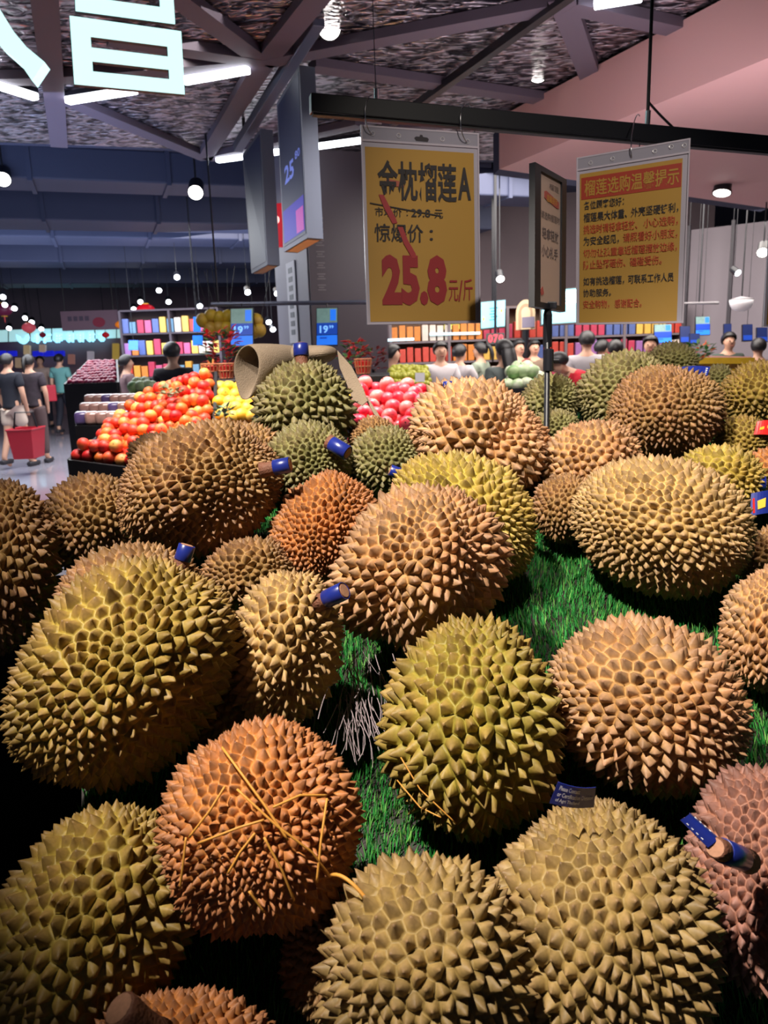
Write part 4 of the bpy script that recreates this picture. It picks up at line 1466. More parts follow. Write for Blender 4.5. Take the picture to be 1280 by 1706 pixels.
N_RED = fruit_mat('nectarine_red', (206, 26, 30), (224, 70, 40))
N_ORA = fruit_mat('nectarine_orange', (236, 120, 46), (222, 60, 38))
N_YEL = fruit_mat('nectarine_yellow', (240, 172, 84), (232, 96, 52))
c, n, _ = heap('nectarine', [(122, 762, 4.55), (345, 790, 4.25), (352, 622, 5.2), (246, 664, 5.3)], 12, 13, .041,
               [(3, N_RED, 'deep red nectarine in the big heap beside the aisle'), (4, N_ORA, 'orange-red nectarine in the big heap beside the aisle'), (3, N_YEL, 'yellow-orange nectarine in the big heap beside the aisle')],
               'nectarine', 'nectarines in the heap by the aisle', layers=2, thin=.45, seed=4)
stall('black fruit bin holding the big nectarine heap beside the aisle', c, n, .05, extra=.05, wall=.045)
M_MAN = fruit_mat('mango_yellow', (248, 184, 34), (250, 206, 92))
c, n, _ = heap('mango', [(368, 700, 4.7), (640, 704, 4.6), (640, 664, 5.1), (360, 640, 5.2)], 16, 5, .05, [(1, M_MAN, 'yellow mango heaped behind the durians beside the nectarines')],
               'mango', 'yellow mangoes in the heap', layers=1, elong=1.0, seed=9)
stall('black bin under the yellow mangoes', c, n, .06, wall=.03)
M_APP = fruit_mat('apple_pink', (232, 40, 74), (246, 150, 140), .4)
M_APR = fruit_mat('apple_red', (226, 20, 52), (240, 84, 96), .4)
c, n, _ = heap('apple', [(588, 738, 3.9), (730, 738, 3.8), (712, 646, 4.3), (588, 640, 4.4)], 7, 7, .044,
               [(3, M_APP, 'pink and white apple in the heap behind the sleeve'), (2, M_APR, 'bright red-pink apple in the heap behind the sleeve')], 'apple', 'pink apples in the heap', layers=2, thin=.35, seed=3)
stall('black bin under the pink apples', c, n, .05, wall=.03)
M_LIM = fruit_mat('guava_yellow_green', (176, 176, 36), (200, 196, 84), .4)
c, n, _ = heap('guava', [(646, 640, 6.6), (716, 641, 6.6), (712, 618, 7.0), (650, 616, 7.0)], 12, 5, .034, [(1, M_LIM, 'small yellow-green fruit in the low heap behind the apples')],
               'fruit', 'small yellow-green fruits', layers=2, thin=.3, seed=8, parts=False)
stall('dark stand under the small yellow-green fruits', c, n, .05, wall=.04, extra=.06)
s = Sheet(*[at(x, y, 6.5) for x, y in ((692, 621), (708, 621), (708, 636), (692, 636))])
tag(s.quad(0, 0, 1, 1, -.004, 0).build('price_card', mat('card_white', (226, 222, 226), .5)), 'small white price card stuck among the yellow-green fruits', 'price card')
M_PLM = fruit_mat('plum_magenta', (150, 20, 62), (120, 16, 66), .35)
c, n, _ = heap('plum', [(112, 640, 8.6), (192, 637, 8.5), (190, 602, 9.3), (150, 602, 9.4)], 11, 9, .034, [(1, M_PLM, 'magenta plum in the far heap by the aisle')],
               'plum', 'magenta plums in the far heap', layers=1, seed=5, parts=False)
stall('black bin under the far magenta plums', c, n, .05, wall=.06, extra=.08)

# boxed packs in cling film behind the nectarines
e = empty('packed_tray', at(170, 700, 5.9) * np.array([1, 1, 0]), 'dark counter with film wrapped packs behind the nectarines', 'counter')
c4 = [at(124, 705, 5.8), at(232, 680, 5.6), at(228, 650, 6.5), at(150, 668, 6.6)]
MB().prism([q * np.array([1, 1, 0]) + UP * .0 for q in c4], UP * (c4[0][2] - .02)).build('counter_body', mat('bin_black_26', (26, 24, 28), .5), e, world=True)
film = mat('cling_film_pack', (196, 150, 140), .12, noise=.5, nscale=14, spec=.8, coat=.6)
film2 = mat('violet_pack', (112, 92, 150), .15, noise=.4, nscale=14, coat=.6)
k = 0
for i in range(6):
    for j in range(3):
        u, v = (i + .5) / 6, (j + .5) / 3
        p = c4[0] * (1 - u) * (1 - v) + c4[1] * u * (1 - v) + c4[2] * u * v + c4[3] * (1 - u) * v
        p[2] = c4[0][2] + .03 + .05 * j
        o = MB().obox(p, VC, VF, UP, .11, .2, .10).build('fruit_pack', film2 if (i + j) % 4 == 0 else film, bevel=.025, smooth=True)
        tag(o, ('violet' if (i + j) % 4 == 0 else 'pinkish') + ' film wrapped fruit pack on the dark counter', 'pack', 'wrapped packs on the counter')

# hanging yellow fruit, blue price screens on a rail, flower bunches
M_POM = fruit_mat('pomelo_yellow', (206, 172, 44), (190, 150, 60), .5)
pm = fruit_mesh('pomelo_body', .06, 1.05, .05)
pm.materials.append(M_POM)
for (x, y) in ((338, 534), (352, 527), (366, 530), (380, 528), (351, 548), (366, 546), (378, 547), (427, 534), (432, 550), (423, 552)):
    p = at(x, y, 6.6)
    o = link('pomelo', pm)
    o.location = p
    o.rotation_euler = (random.uniform(-.3, .3), random.uniform(-.3, .3), 0)
    tag(o, 'yellow pomelo hung in a cluster beside the blue price screen', 'pomelo', 'hanging pomelos')
    link('hanging_string', MB().tube([(0, 0, .055), (0, 0, .42 + (y - 527) * .005)], .003, 5).mesh('hanging_string'), M_BLACK, o)
A, B = at(352, 507, 6.55), at(645, 503, 6.55)
rr_ = empty('screen_rail', (A + B) / 2, 'grey rail carrying the two blue price screens', 'rail')
MB().tube([A, B], .018, 8).build('rail_bar', mat('grey_anodised', (112, 118, 138), .4, .6), rr_, world=True)
for t in (.04, .96):
    p = A + (B - A) * t
    MB().tube([p, [p[0], p[1], 3.98]], .008, 6).build('drop_rod', M_BLACKMETAL, rr_, world=True)
m_bl = mat('screen_blue', (22, 60, 180), .3, emit=.55, emit_rgb=(16, 74, 170))
m_bl2 = mat('screen_light_blue', (40, 120, 240), .3, emit=.8, emit_rgb=(30, 110, 230))
m_pic = mat('screen_picture', (120, 150, 150), .3, emit=.35, emit_rgb=(120, 160, 150), noise=.5, nscale=20)
m_num = mat('screen_digits', (150, 200, 255), .3, emit=.9, emit_rgb=(110, 180, 255))


def price_screen(px0, py0, px1, py1, d, lab, price=True, dim=False, group='blue price screens'):
    s = Sheet(at(px0, py0, d), at(px1, py0 - .03 * (px1 - px0), d), at(px1, py1 - .03 * (px1 - px0), d), at(px0, py1, d))
    e = empty('price_screen', s.p(.5, 0), lab, 'price screen', group)
    s.quad(-.03, -.02, 1.03, 1.02, -.03, -.002).build('screen_case', M_BLACKMETAL, e, world=True)
    if dim:
        s.quad(0, 0, 1, 1, -.002, .002).build('screen_face', mat('screen_dim_blue', (34, 46, 92), .3, emit=.22, emit_rgb=(30, 52, 120)), e, world=True)
        MB().tube([s.p(.5, 0, -.01), [s.p(.5, 0)[0], s.p(.5, 0)[1], 3.99]], .003, 6).build('hanger', M_BLACKMETAL, e, world=True)
        s.quad(.05, .66, .95, .96, .003, .005).build('lower_strip', mat('screen_dim_strip', (34, 70, 170), .3, emit=.4, emit_rgb=(30, 70, 180)), e, world=True)
        return e
    if not price:
        MB().tube([s.p(.5, 0, -.01), [s.p(.5, 0)[0], s.p(.5, 0)[1], 3.99]], .003, 6).build('hanger', M_BLACKMETAL, e, world=True)
    s.quad(0, .40, 1, .72, -.002, .002).build('screen_face', m_bl, e, world=True)
    s.quad(0, 0, 1, .40, -.002, .002).build('screen_picture', m_pic, e, world=True)
    s.quad(.66, .04, .94, .34, .002, .003).build('blue_patch', m_bl2, e, world=True)
    s.quad(0, .74, 1, 1, -.002, .002).build('lower_strip', m_bl2, e, world=True)
    if price:
        s.write('19', .14, .47, .56, .68, m_num, e, .004, .03)
        s.write('99', .60, .47, .82, .56, m_num, e, .004, .02)
    s.quad(.15, .79, .5, .83, .003, .004).build('print_line', m_bl, e, world=True)
    MB().tube([s.p(.5, 0, -.01), s.p(.5, -.14, -.01)], .006, 6).build('hanger', M_BLACKMETAL, e, world=True)
    return e


price_screen(385, 515, 421, 576, 6.5, 'blue 19.99 price screen left of the grey pillar')
price_screen(528, 514, 562, 575, 6.5, 'blue 19.99 price screen in front of the dark pillar board')
for i, (q, dm) in enumerate((((1091, 541, 1119, 571), 0), ((1134, 544, 1150, 571), 1), ((1160, 528, 1183, 558), 0), ((1150, 556, 1166, 572), 1), ((1207, 540, 1219, 570), 1), ((1238, 541, 1254, 568), 1), ((1262, 546, 1279, 570), 1))):
    price_screen(*q, 10.0 - .1 * i, ['bright blue price screen below the notice sign corner', 'dim blue price screen left of the grey wall joint', 'tall bright blue price screen before the grey wall', 'low dim blue price screen before the grey wall',
                                     'narrow dim price screen in the middle of the grey wall', 'dark price screen right of the wall joint', 'dark price screen at the right picture edge'][i], False, bool(dm), 'price screens by the grey wall')
for (x, y, w_, h_, dd, lab) in ((328, 540, 12, 24, 10, 'narrow blue sign left of the hanging pomelos'), (329, 567, 16, 16, 10.2, 'small blue sign above the red flowers'), (222, 575, 16, 16, 14, 'small blue price sign beyond the plum heap')):
    s = Sheet(*[at(x + a * w_ / 2, y + b * h_ / 2, dd) for a, b in ((-1, -1), (1, -1), (1, 1), (-1, 1))])
    o = s.quad(0, 0, 1, 1, -.03, 0).build('blue_sign', m_bl2)
    tag(o, lab, 'sign')
    MB().tube([s.p(.5, 0, -.01), [s.p(.5, 0)[0], s.p(.5, 0)[1], 3.99]], .005, 5).build('cord', M_BLACK, o)


def leaf_cluster(name, px, py, d, w_, h_, mats, nleaf, lab, cat, seed, pot=True):
    rg = random.Random(seed)
    c = at(px, py, d)
    e = empty(name, c - UP * h_ * .5, lab, cat)
    for part, (m_, share, sz) in mats.items():
        v, f = [], []
        for i in range(int(nleaf * share)):
            t, z = rg.uniform(0, 6.28), rg.uniform(-.5, .5)
            rad = w_ * .5 * math.sqrt(rg.random()) * (1 - abs(z) * .7)
            p = c + np.array([math.cos(t) * rad, math.sin(t) * rad, z * h_])
            dr = np.array([math.cos(t) + rg.gauss(0, .5), math.sin(t) + rg.gauss(0, .5), rg.uniform(-.3, .9)])
            dr /= np.linalg.norm(dr)
            sd = np.cross(dr, UP + np.array([.01, 0, 0]))
            sd /= np.linalg.norm(sd)
            L = sz * rg.uniform(.7, 1.3)
            k = len(v)
            v += [p, p + dr * L * .5 + sd * L * .28 + UP * .1 * L, p + dr * L, p + dr * L * .5 - sd * L * .28 + UP * .1 * L]
            f += [(k, k + 1, k + 2, k + 3)]
        o = MB().add(v, f).build(part, m_, e, world=True)
        so = o.modifiers.new('thick', 'SOLIDIFY')
        so.thickness = .003
        o['kind'] = 'stuff'
    MB().tube([c - UP * h_ * .45, [c[0], c[1], 0.0]], .015, 8).build('stand_post', M_BLACKMETAL, e, world=True) if cat == 'flowers' else None
    return e


M_RF = mat('red_petal', (196, 26, 34), .5)
M_GF = mat('green_leaf', (72, 122, 58), .5)
M_OF = mat('orange_petal', (232, 104, 40), .5)
leaf_cluster('flower_bunch', 368, 584, 6.0, .28, .30, {'blossoms': (M_RF, .7, .06), 'leaves': (M_GF, .3, .07)}, 150, 'bunch of red flowers with green leaves left of the sleeve', 'flowers', 1)
leaf_cluster('flower_bunch', 590, 592, 6.0, .22, .22, {'blossoms': (M_RF, .6, .05), 'leaves': (M_GF, .4, .06)}, 120, 'bunch of red flowers with green leaves right of the sleeve', 'flowers', 2)
leaf_cluster('flower_bunch', 622, 598, 6.2, .22, .18, {'blossoms': (mat('dark_red_petal', (120, 22, 30), .4), 1.0, .05)}, 80, 'dark red flower bunch in front of the pillar board', 'flowers', 3)
leaf_cluster('leaf_sprig', 372, 688, 4.55, .10, .06, {'leaves': (mat('dull_green_leaf', (84, 120, 92), .5), 1.0, .05)}, 26, 'green leaf sprig lying before the mangoes', 'leaves', 4)
leaf_cluster('leaf_sprig', 285, 652, 4.85, .12, .06, {'leaves': (mat('dry_green_leaf', (122, 122, 84), .5), 1.0, .05)}, 26, 'dry green leaf sprig lying on the nectarine heap', 'leaves', 5)
leaf_cluster('flower_bunch', 1160, 588, 7.0, .30, .14, {'leaves': (M_GF, .7, .07), 'blossoms': (M_OF, .3, .05)}, 90, 'green leaves with orange flecks behind the farthest durian', 'flowers', 8)
M_CAB = fruit_mat('cabbage_pale', (176, 200, 150), (220, 226, 196), .5, 14)
M_CAB2 = fruit_mat('cabbage_green', (110, 158, 92), (170, 196, 140), .5, 14)
for (cn, nu_, nv_, rr4, lb, gp) in (([(842, 646, 6.5), (902, 644, 6.5), (900, 616, 7.0), (850, 616, 7.0)], 4, 3, .062, 'beside the black post', 'cabbages by the black post'),
                                    ([(214, 668, 7.2), (262, 664, 7.2), (262, 640, 7.7), (222, 640, 7.7)], 4, 3, .058, 'behind the wrapped packs', 'cabbages behind the wrapped packs')):
    c, n, _ = heap('cabbage', cn, nu_, nv_, rr4, [(2, M_CAB, 'pale cabbage heaped ' + lb), (1, M_CAB2, 'green cabbage heaped ' + lb)], 'cabbage', gp, layers=2, thin=.3, seed=nu_ * 7)
    stall('dark bin under the cabbages ' + lb, c, n, .05, wall=.04)
# low shelf behind the mangoes, with wicker baskets on it
q4 = [at(330, 634, 5.3), at(650, 634, 5.3), at(650, 628, 5.75), at(330, 628, 5.75)]
zb = q4[0][2]
o = MB().prism([np.array([p[0], p[1], 0.0]) for p in q4], UP * zb).build('display_block', mat('bin_black_26', (26, 24, 28), .5), bevel=.01)
tag(o, 'dark block shelf behind the mangoes carrying wicker baskets', 'display block')
for (x, lab) in ((352, 'wicker basket with strawberries left of the sleeve, left one'), (378, 'wicker basket with strawberries beside the sleeve mouth'), (606, 'small terracotta wicker basket right of the sleeve')):
    b = at(x, 632, 5.45)
    b[2] = zb + .006
    e = empty('wicker_basket', b, lab, 'basket', 'wicker baskets')
    mb = MB()
    for i in range(14):
        t = 2 * math.pi * i / 14
        mb.tube([b + np.array([.045 * math.cos(t), .045 * math.sin(t), 0]), b + np.array([.06 * math.cos(t), .06 * math.sin(t), .10])], .005, 5)
    for z in (.0, .05, .10):
        mb.tube([b + np.array([(.045 + .15 * z) * math.cos(t), (.045 + .15 * z) * math.sin(t), z]) for t in np.linspace(0, 6.2832, 19)], .005, 5)
    mb.build('woven_body', mat('wicker', (172, 104, 70), .7), e, world=True)
    MB().lathe([(0, .0), (.045, .0), (.055, .085), (0, .09)], 14, b).build('fruit_fill', M_RF, e, world=True)

# yellow trimmed stand at right
c4 = [at(1158, 606, 7.6), at(1258, 606, 7.6), at(1252, 594, 8.4), at(1148, 592, 8.4)]
e = empty('display_stand', (c4[0] + c4[2]) / 2 * np.array([1, 1, 0]), 'stand with yellow and pink cloth front before the grey wall', 'stand')
lo = [q * np.array([1, 1, 0]) for q in c4]
MB().prism(c4, (0, 0, -.05)).build('stand_top', mat('stand_brown', (110, 60, 44), .6), e, world=True)
MB().prism([c4[0] + UP * .06, c4[1] + UP * .06, c4[1] - UP * .16, c4[0] - UP * .16], VF * .02).build('yellow_front', mat('yellow_cloth', (240, 188, 44), .6, noise=.3, nscale=12), e, world=True)
MB().prism([c4[0] - UP * .16, c4[1] - UP * .16, c4[1] - UP * .26, c4[0] - UP * .26], VF * .02).build('pink_border', mat('pink_cloth', (226, 70, 110), .6, noise=.4, nscale=18), e, world=True)
MB().prism([lo[0], lo[1], lo[2], lo[3]], UP * (c4[0][2] - .30)).build('stand_body', mat('stand_brown', (110, 60, 44), .6), e, world=True)

# ------------------------------------------------------------------ packaged goods on the shelves behind, lit shop signs
SA, SB = at(652, 598, 12.2), at(1128, 590, 12.2)
sd = (SB - SA) * np.array([1, 1, 0])
sl = np.linalg.norm(sd)
sd /= sl
sn = np.cross(UP, sd)
if sn @ (CAM - SA) < 0:
    sn = -sn
shelf = empty('shelf_unit', (SA + SB) / 2 * np.array([1, 1, 0]), 'long shelf unit of coloured packages behind the shoppers', 'shelf')
m_sh = mat('shelf_grey', (120, 108, 112), .6)
S0 = SA * np.array([1, 1, 0])
MB().obox(S0 + sd * sl / 2 - sn * .24 + UP * 1.07, sd, sn, UP, sl, .03, 2.14).build('back_board', mat('shelf_back', (150, 116, 92), .7, noise=.2, nscale=3), shelf, world=True)
LV = (.95, 1.30, 1.62)
for z in LV + (2.10,):
    MB().obox(S0 + sd * sl / 2 + UP * z, sd, sn, UP, sl, .44, .03).build('shelf_board', m_sh, shelf, world=True)
for t in np.linspace(0, 1, 6):
    MB().obox(S0 + sd * sl * t + UP * 1.05, sd, sn, UP, .04, .46, 2.1).build('upright', m_sh, shelf, world=True)
PK = [(206, 74, 60), (226, 160, 66), (92, 110, 170), (210, 96, 140), (230, 214, 200), (160, 110, 170), (240, 190, 90), (110, 150, 180), (190, 60, 90), (226, 136, 60)]
pkm = [mat('pack_%d' % i, q, .4, noise=.25, nscale=14) for i, q in enumerate(PK)]
pkn = ['red', 'amber', 'blue', 'pink', 'white', 'violet', 'yellow', 'pale blue', 'crimson', 'orange']
pk_mesh = []
for i in range(10):
    me = MB().box((0, 0, .12), (.095, .12, .24)).mesh('packet_body', bevel=.008)
    me.materials.append(pkm[i])
    pk_mesh.append(me)
cap = MB().lathe([(.03, 0), (.03, .03), (0, .032)], 10, (0, 0, .24)).mesh('packet_cap')
cap.materials.append(M_WHITE)
rgp = random.Random(3)
yw = math.atan2(sd[1], sd[0])
for li, z in enumerate(LV):
    npk = 38
    kk = 0
    for i in range(npk):
        if i % 4 == 0:
            kk = rgp.randrange(10)
        ps = S0 + sd * (sl * (i + .5) / npk) + sn * .12 + UP * (z + .016)
        o = link('packet', pk_mesh[kk])
        o.location = ps
        o.rotation_euler = (0, 0, yw + rgp.uniform(-.08, .08))
        o.scale = (1, 1, rgp.uniform(.85, 1.12))
        tag(o, '%s upright packet on the %s shelf behind the shoppers' % (pkn[kk], ('lower', 'middle', 'upper')[li]), 'packet', '%s packets on the %s shelf' % (pkn[kk], ('lower', 'middle', 'upper')[li]))

def far_shelf(px0, px1, d, y0, levels, npk, lab, group, seed):
    A, B = at(px0, y0, d) * np.array([1, 1, 0]), at(px1, y0, d) * np.array([1, 1, 0])
    v_ = B - A
    L = np.linalg.norm(v_)
    v_ /= L
    nn = np.cross(UP, v_)
    if nn @ (CAM - A) < 0:
        nn = -nn
    e = empty('shelf_unit', (A + B) / 2, lab, 'shelf')
    top = levels[-1] + .42
    MB().obox(A + v_ * L / 2 - nn * .24 + UP * top / 2, v_, nn, UP, L, .03, top).build('back_board', mat('far_shelf_back', (96, 76, 70), .7), e, world=True)
    for z in levels + (top,):
        MB().obox(A + v_ * L / 2 + UP * z, v_, nn, UP, L, .44, .03).build('shelf_board', mat('far_shelf_dark', (72, 62, 70), .6), e, world=True)
    for t in (0, .5, 1):
        MB().obox(A + v_ * L * t + UP * top / 2, v_, nn, UP, .04, .46, top).build('upright', mat('far_shelf_dark', (72, 62, 70), .6), e, world=True)
    rg = random.Random(seed)
    for li, z in enumerate(levels):
        for i in range(npk):
            kk = rg.randrange(10)
            o = link('packet', pk_mesh[kk])
            o.location = A + v_ * (L * (i + .5) / npk) + nn * .12 + UP * (z + .016)
            o.rotation_euler = (0, 0, math.atan2(v_[1], v_[0]) + rg.uniform(-.1, .1))
            o.scale = (1.2, 1, rg.uniform(.8, 1.2))
            tag(o, '%s packet on the %s' % (pkn[kk], group), 'packet', '%s packets on the %s' % (pkn[kk], group))


far_shelf(212, 372, 14.5, 590, (.75, 1.15, 1.55, 1.95), 13, 'far shelf unit of goods behind the person in black tee', 'far shelf beyond the nectarines', 21)

# lit screens and shop signs over the shelves
m_cy = mat('cyan_screen', (120, 214, 236), .3, emit=.75, emit_rgb=(96, 206, 238))
m_cy2 = mat('cyan_letters', (230, 255, 255), .3, emit=1.5, emit_rgb=(225, 255, 255))


def lit_panel(name, q, d, lab, cat, m_, frame=True, words=None):
    s = Sheet(*[at(x, y, d) for x, y in q])
    e = empty(name, s.p(.5, 1), lab, cat)
    if frame:
        s.quad(-.03, -.04, 1.03, 1.04, -.06, -.003).build('case', M_BLACKMETAL, e, world=True)
    s.quad(0, 0, 1, 1, -.003, .002).build('lit_face', m_, e, world=True)
    MB().tube([s.p(.5, 0, -.03), [s.p(.5, 0)[0], s.p(.5, 0)[1], 3.98]], .02, 6).build('hanger', M_BLACKMETAL, e, world=True)
    return e, s


e, s = lit_panel('menu_screen', [(802, 504), (842, 500), (841, 543), (802, 547)], 10.5, 'bright cyan menu screen right of the price sign', 'screen', m_cy)
for i in range(5):
    s.quad(.35 + .05 * (i % 2), .25 + .11 * i, .7 - .06 * (i % 3), .29 + .11 * i, .003, .005).build('print_line', mat('screen_teal_print', (40, 130, 170), .4, emit=.2), e, world=True)
for (a, b) in ((.1, .55), (.85, .3)):
    s.poly([(a, b), (a + .06, b + .1), (a, b + .2), (a - .06, b + .1)], .003, .005).build('yellow_mark', M_TAGYEL, e, world=True)
e, s = lit_panel('shop_sign', [(903, 486), (968, 480), (966, 536), (903, 540)], 10.8, 'cyan lit shop sign with white characters behind the notice', 'sign', m_cy)
s.write('果', .42, .06, .66, .48, m_cy2, e, .006, .02)
s.write('桃', .70, .04, .94, .46, m_cy2, e, .006, .02)
e, s = lit_panel('led_sign', [(812, 556), (840, 555), (840, 572), (812, 573)], 10.4, 'small red number display below the cyan menu screen', 'sign', mat('led_black', (30, 8, 12), .4))
m_rl = mat('led_red', (255, 40, 60), .4, emit=2.0, emit_rgb=(255, 30, 50))
for i, ch in enumerate('070'):
    s.write(ch, .06 + .31 * i, .12, .32 + .31 * i, .88, m_rl, e, .006, .02)
e, s = lit_panel('lit_ceiling_sign', [(690, 541), (716, 541), (716, 553), (690, 553)], 12.4, 'small cyan light panel below the price sign', 'sign', m_cy)
e, s = lit_panel('lit_ceiling_sign', [(740, 541), (768, 540), (768, 548), (740, 549)], 12.3, 'small yellow light panel below the price sign', 'sign', mat('yellow_panel', (240, 230, 90), .4, emit=.8))
for (x0, x1, y, lab) in ((640, 690, 567, 'left one of the lit shelf strips'), (716, 800, 557, 'curved looking lit shelf strip, the right one')):
    A, B = at(x0, y, 11.9), at(x1, y - 2, 11.9)
    o = MB().tube([A, B], .02, 8).build('shelf_light', mat('cool_strip', (210, 245, 255), .4, emit=1.6, emit_rgb=(190, 235, 250)))
    tag(o, 'cool white ' + lab + ' behind the shoppers', 'shelf light')
e = empty('arch_panel', at(873, 545, 11.2) * np.array([1, 1, 0]), 'beige arched shop panel with bands, left of the black post', 'panel')
s = Sheet(*[at(x, y, 11.2) for x, y in ((860, 500), (892, 498), (892, 548), (860, 550))])
for k, (w0, cb) in enumerate(((.0, (206, 182, 146)), (.14, (170, 140, 110)), (.26, (214, 190, 156)))):
    pts = [(w0, 1)] + [(.5 - (.5 - w0) * math.cos(t), .45 - (.45 - w0) * math.sin(t)) for t in np.linspace(0, math.pi, 14)] + [(1 - w0, 1)]
    s.poly(pts, .01 * k - .03, .01 * k).build('arch_band', mat('arch_%d' % k, cb, .6), e, world=True)
s.quad(.3, .6, .95, .95, .021, .03).build('name_board', mat('arch_board', (112, 104, 128), .5), e, world=True)
p = s.p(.5, 1, -.03)
MB().tube([p, p * np.array([1, 1, 0])], .05, 8).build('support', M_BLACKMETAL, e, world=True)

# white bowl lamp and grey fans near the right wall
b = at(1236, 500, 9.0)
e = empty('bowl_lamp', b, 'white half round bowl lamp hanging before the grey wall', 'lamp')
MB().lathe([(0, -.13), (.06, -.122), (.105, -.09), (.128, -.045), (.135, 0), (.125, 0), (.11, -.05), (0, -.11)], 24, b).build('bowl', mat('opal_glass', (226, 222, 226), .4, emit=.12), e, smooth=True, world=True)
MB().lathe([(0, .045), (.02, .04), (.135, .012), (.135, 0), (0, 0)], 24, b).build('cover', mat('lamp_grey', (150, 146, 150), .4), e, world=True)
MB().tube([b + UP * .04, [b[0], b[1], 3.98]], .008, 6).build('cord', M_BLACK, e, world=True)
b = at(1165, 505, 9.6)
e = empty('pole_lamp', b, 'thin grey hanging lamp arm before the grey wall', 'lamp')
MB().tube([b - VC * .28, b + VC * .3], [.012, .02], 8).build('arm', mat('lamp_grey', (150, 146, 150), .4), e, world=True)
MB().tube([b, [b[0], b[1], 3.98]], .01, 6).build('rod', M_BLACKMETAL, e, world=True)

# ------------------------------------------------------------------ far end of the aisle: shop front, lanterns, banner
d = 21.5
s = Sheet(at(-60, 552, d), at(228, 543, d), at(228, 562, d), at(-60, 572, d))
e = empty('shop_facade', s.p(.5, 1) * np.array([1, 1, 0]), 'far shop front with a long glowing pale sign over blue screens', 'shop front')
s.quad(0, 0, 1, 1, -.3, 0).build('light_box', mat('pale_light_box', (196, 236, 236), .4, emit=.75, emit_rgb=(176, 226, 228)), e, world=True)
for k in range(9):
    u = .01 + k * .125
    s.quad(u - .004, 0, u, 1, .0, .02).build('box_joint', M_BLACK, e, world=True)
g = Sheet(at(28, 556, d - .2), at(182, 552, d - .2), at(182, 570, d - .2), at(28, 574, d - .2))
m_gl = mat('blue_white_neon', (190, 235, 255), .4, emit=1.6, emit_rgb=(150, 226, 255))
rgl = random.Random(2)
mb = MB()
th = np.linspace(0, math.pi, 12)
q = g.poly([(.075 + .07 * math.cos(t), .1 + .9 * math.sin(t)) for t in th] + [(.075 + .03 * math.cos(t), .3 + .25 * math.sin(t)) for t in th[::-1]], 0, .08)
q.build('neon_mark', m_gl, e, world=True)
for k in range(7):
    mb = MB()
    u0 = .17 + k * .118
    for i in range(3):
        v0 = .15 + .27 * i + rgl.uniform(-.03, .03)
        s_ = g.quad(u0 + rgl.uniform(0, .03), v0, u0 + .1 - rgl.uniform(0, .03), v0 + .13, 0, .08)
        mb.add(s_.v, s_.f)
    for i in range(2):
        a = u0 + rgl.uniform(.01, .08)
        s_ = g.quad(a, .1, a + .018, .95, 0, .081)
        mb.add(s_.v, s_.f)
    mb.build('neon_mark', m_gl, e, world=True)
m_bs = mat('deep_blue_screen', (24, 30, 170), .4, emit=.8, emit_rgb=(26, 34, 190))
for (x0, x1) in ((-20, 8), (12, 26), (54, 70), (73, 88), (91, 106)):
    q = Sheet(at(x0, 585, d - .3), at(x1, 584, d - .3), at(x1, 592, d - .3), at(x0, 593, d - .3)).quad(0, 0, 1, 1, -.1, 0)
    q.build('blue_screen', m_bs, e, world=True)
lo = s.p(0, 1) * np.array([1, 1, 0])
hi = s.p(1, 1) * np.array([1, 1, 0])
MB().prism([lo, hi, s.p(1, 1), s.p(0, 1)], VF * .1).build('shop_wall', mat('shop_pinkish', (150, 118, 122), .6, noise=.35, nscale=1.6), e, world=True)
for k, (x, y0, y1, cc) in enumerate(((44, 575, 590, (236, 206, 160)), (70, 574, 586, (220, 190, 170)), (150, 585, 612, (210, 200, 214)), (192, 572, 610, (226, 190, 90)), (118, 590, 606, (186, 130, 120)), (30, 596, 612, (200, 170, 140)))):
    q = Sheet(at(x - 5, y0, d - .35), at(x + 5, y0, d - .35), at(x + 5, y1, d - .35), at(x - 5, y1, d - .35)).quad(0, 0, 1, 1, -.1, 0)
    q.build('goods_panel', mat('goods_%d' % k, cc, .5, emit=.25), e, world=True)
bn = Sheet(at(100, 519, 17), at(196, 516, 17), at(198, 548, 17), at(104, 551, 17))
e = empty('hanging_banner', bn.p(.5, 0), 'wide dusky beige banner hanging over the far aisle', 'banner')
bn.quad(0, 0, 1, 1, -.03, 0).build('cloth', mat('dusky_beige', (132, 104, 116), .7), e, world=True)
bn.poly([(.66 + .11 * math.cos(t), .62 + .26 * math.sin(t)) for t in np.linspace(0, 6.28, 17)[:-1]], .003, .01).build('red_motif', mat('dusky_red', (150, 50, 70), .6), e, world=True)
for k in range(4):
    bn.quad(.12 + .1 * k, .28, .19 + .1 * k, .52, .003, .01).build('grey_motif', mat('dusky_grey', (90, 76, 92), .6), e, world=True)
for u in (.08, .92):
    MB().tube([bn.p(u, 0, -.01), [bn.p(u, 0)[0], bn.p(u, 0)[1], 3.98]], .01, 6).build('cord', M_BLACK, e, world=True)

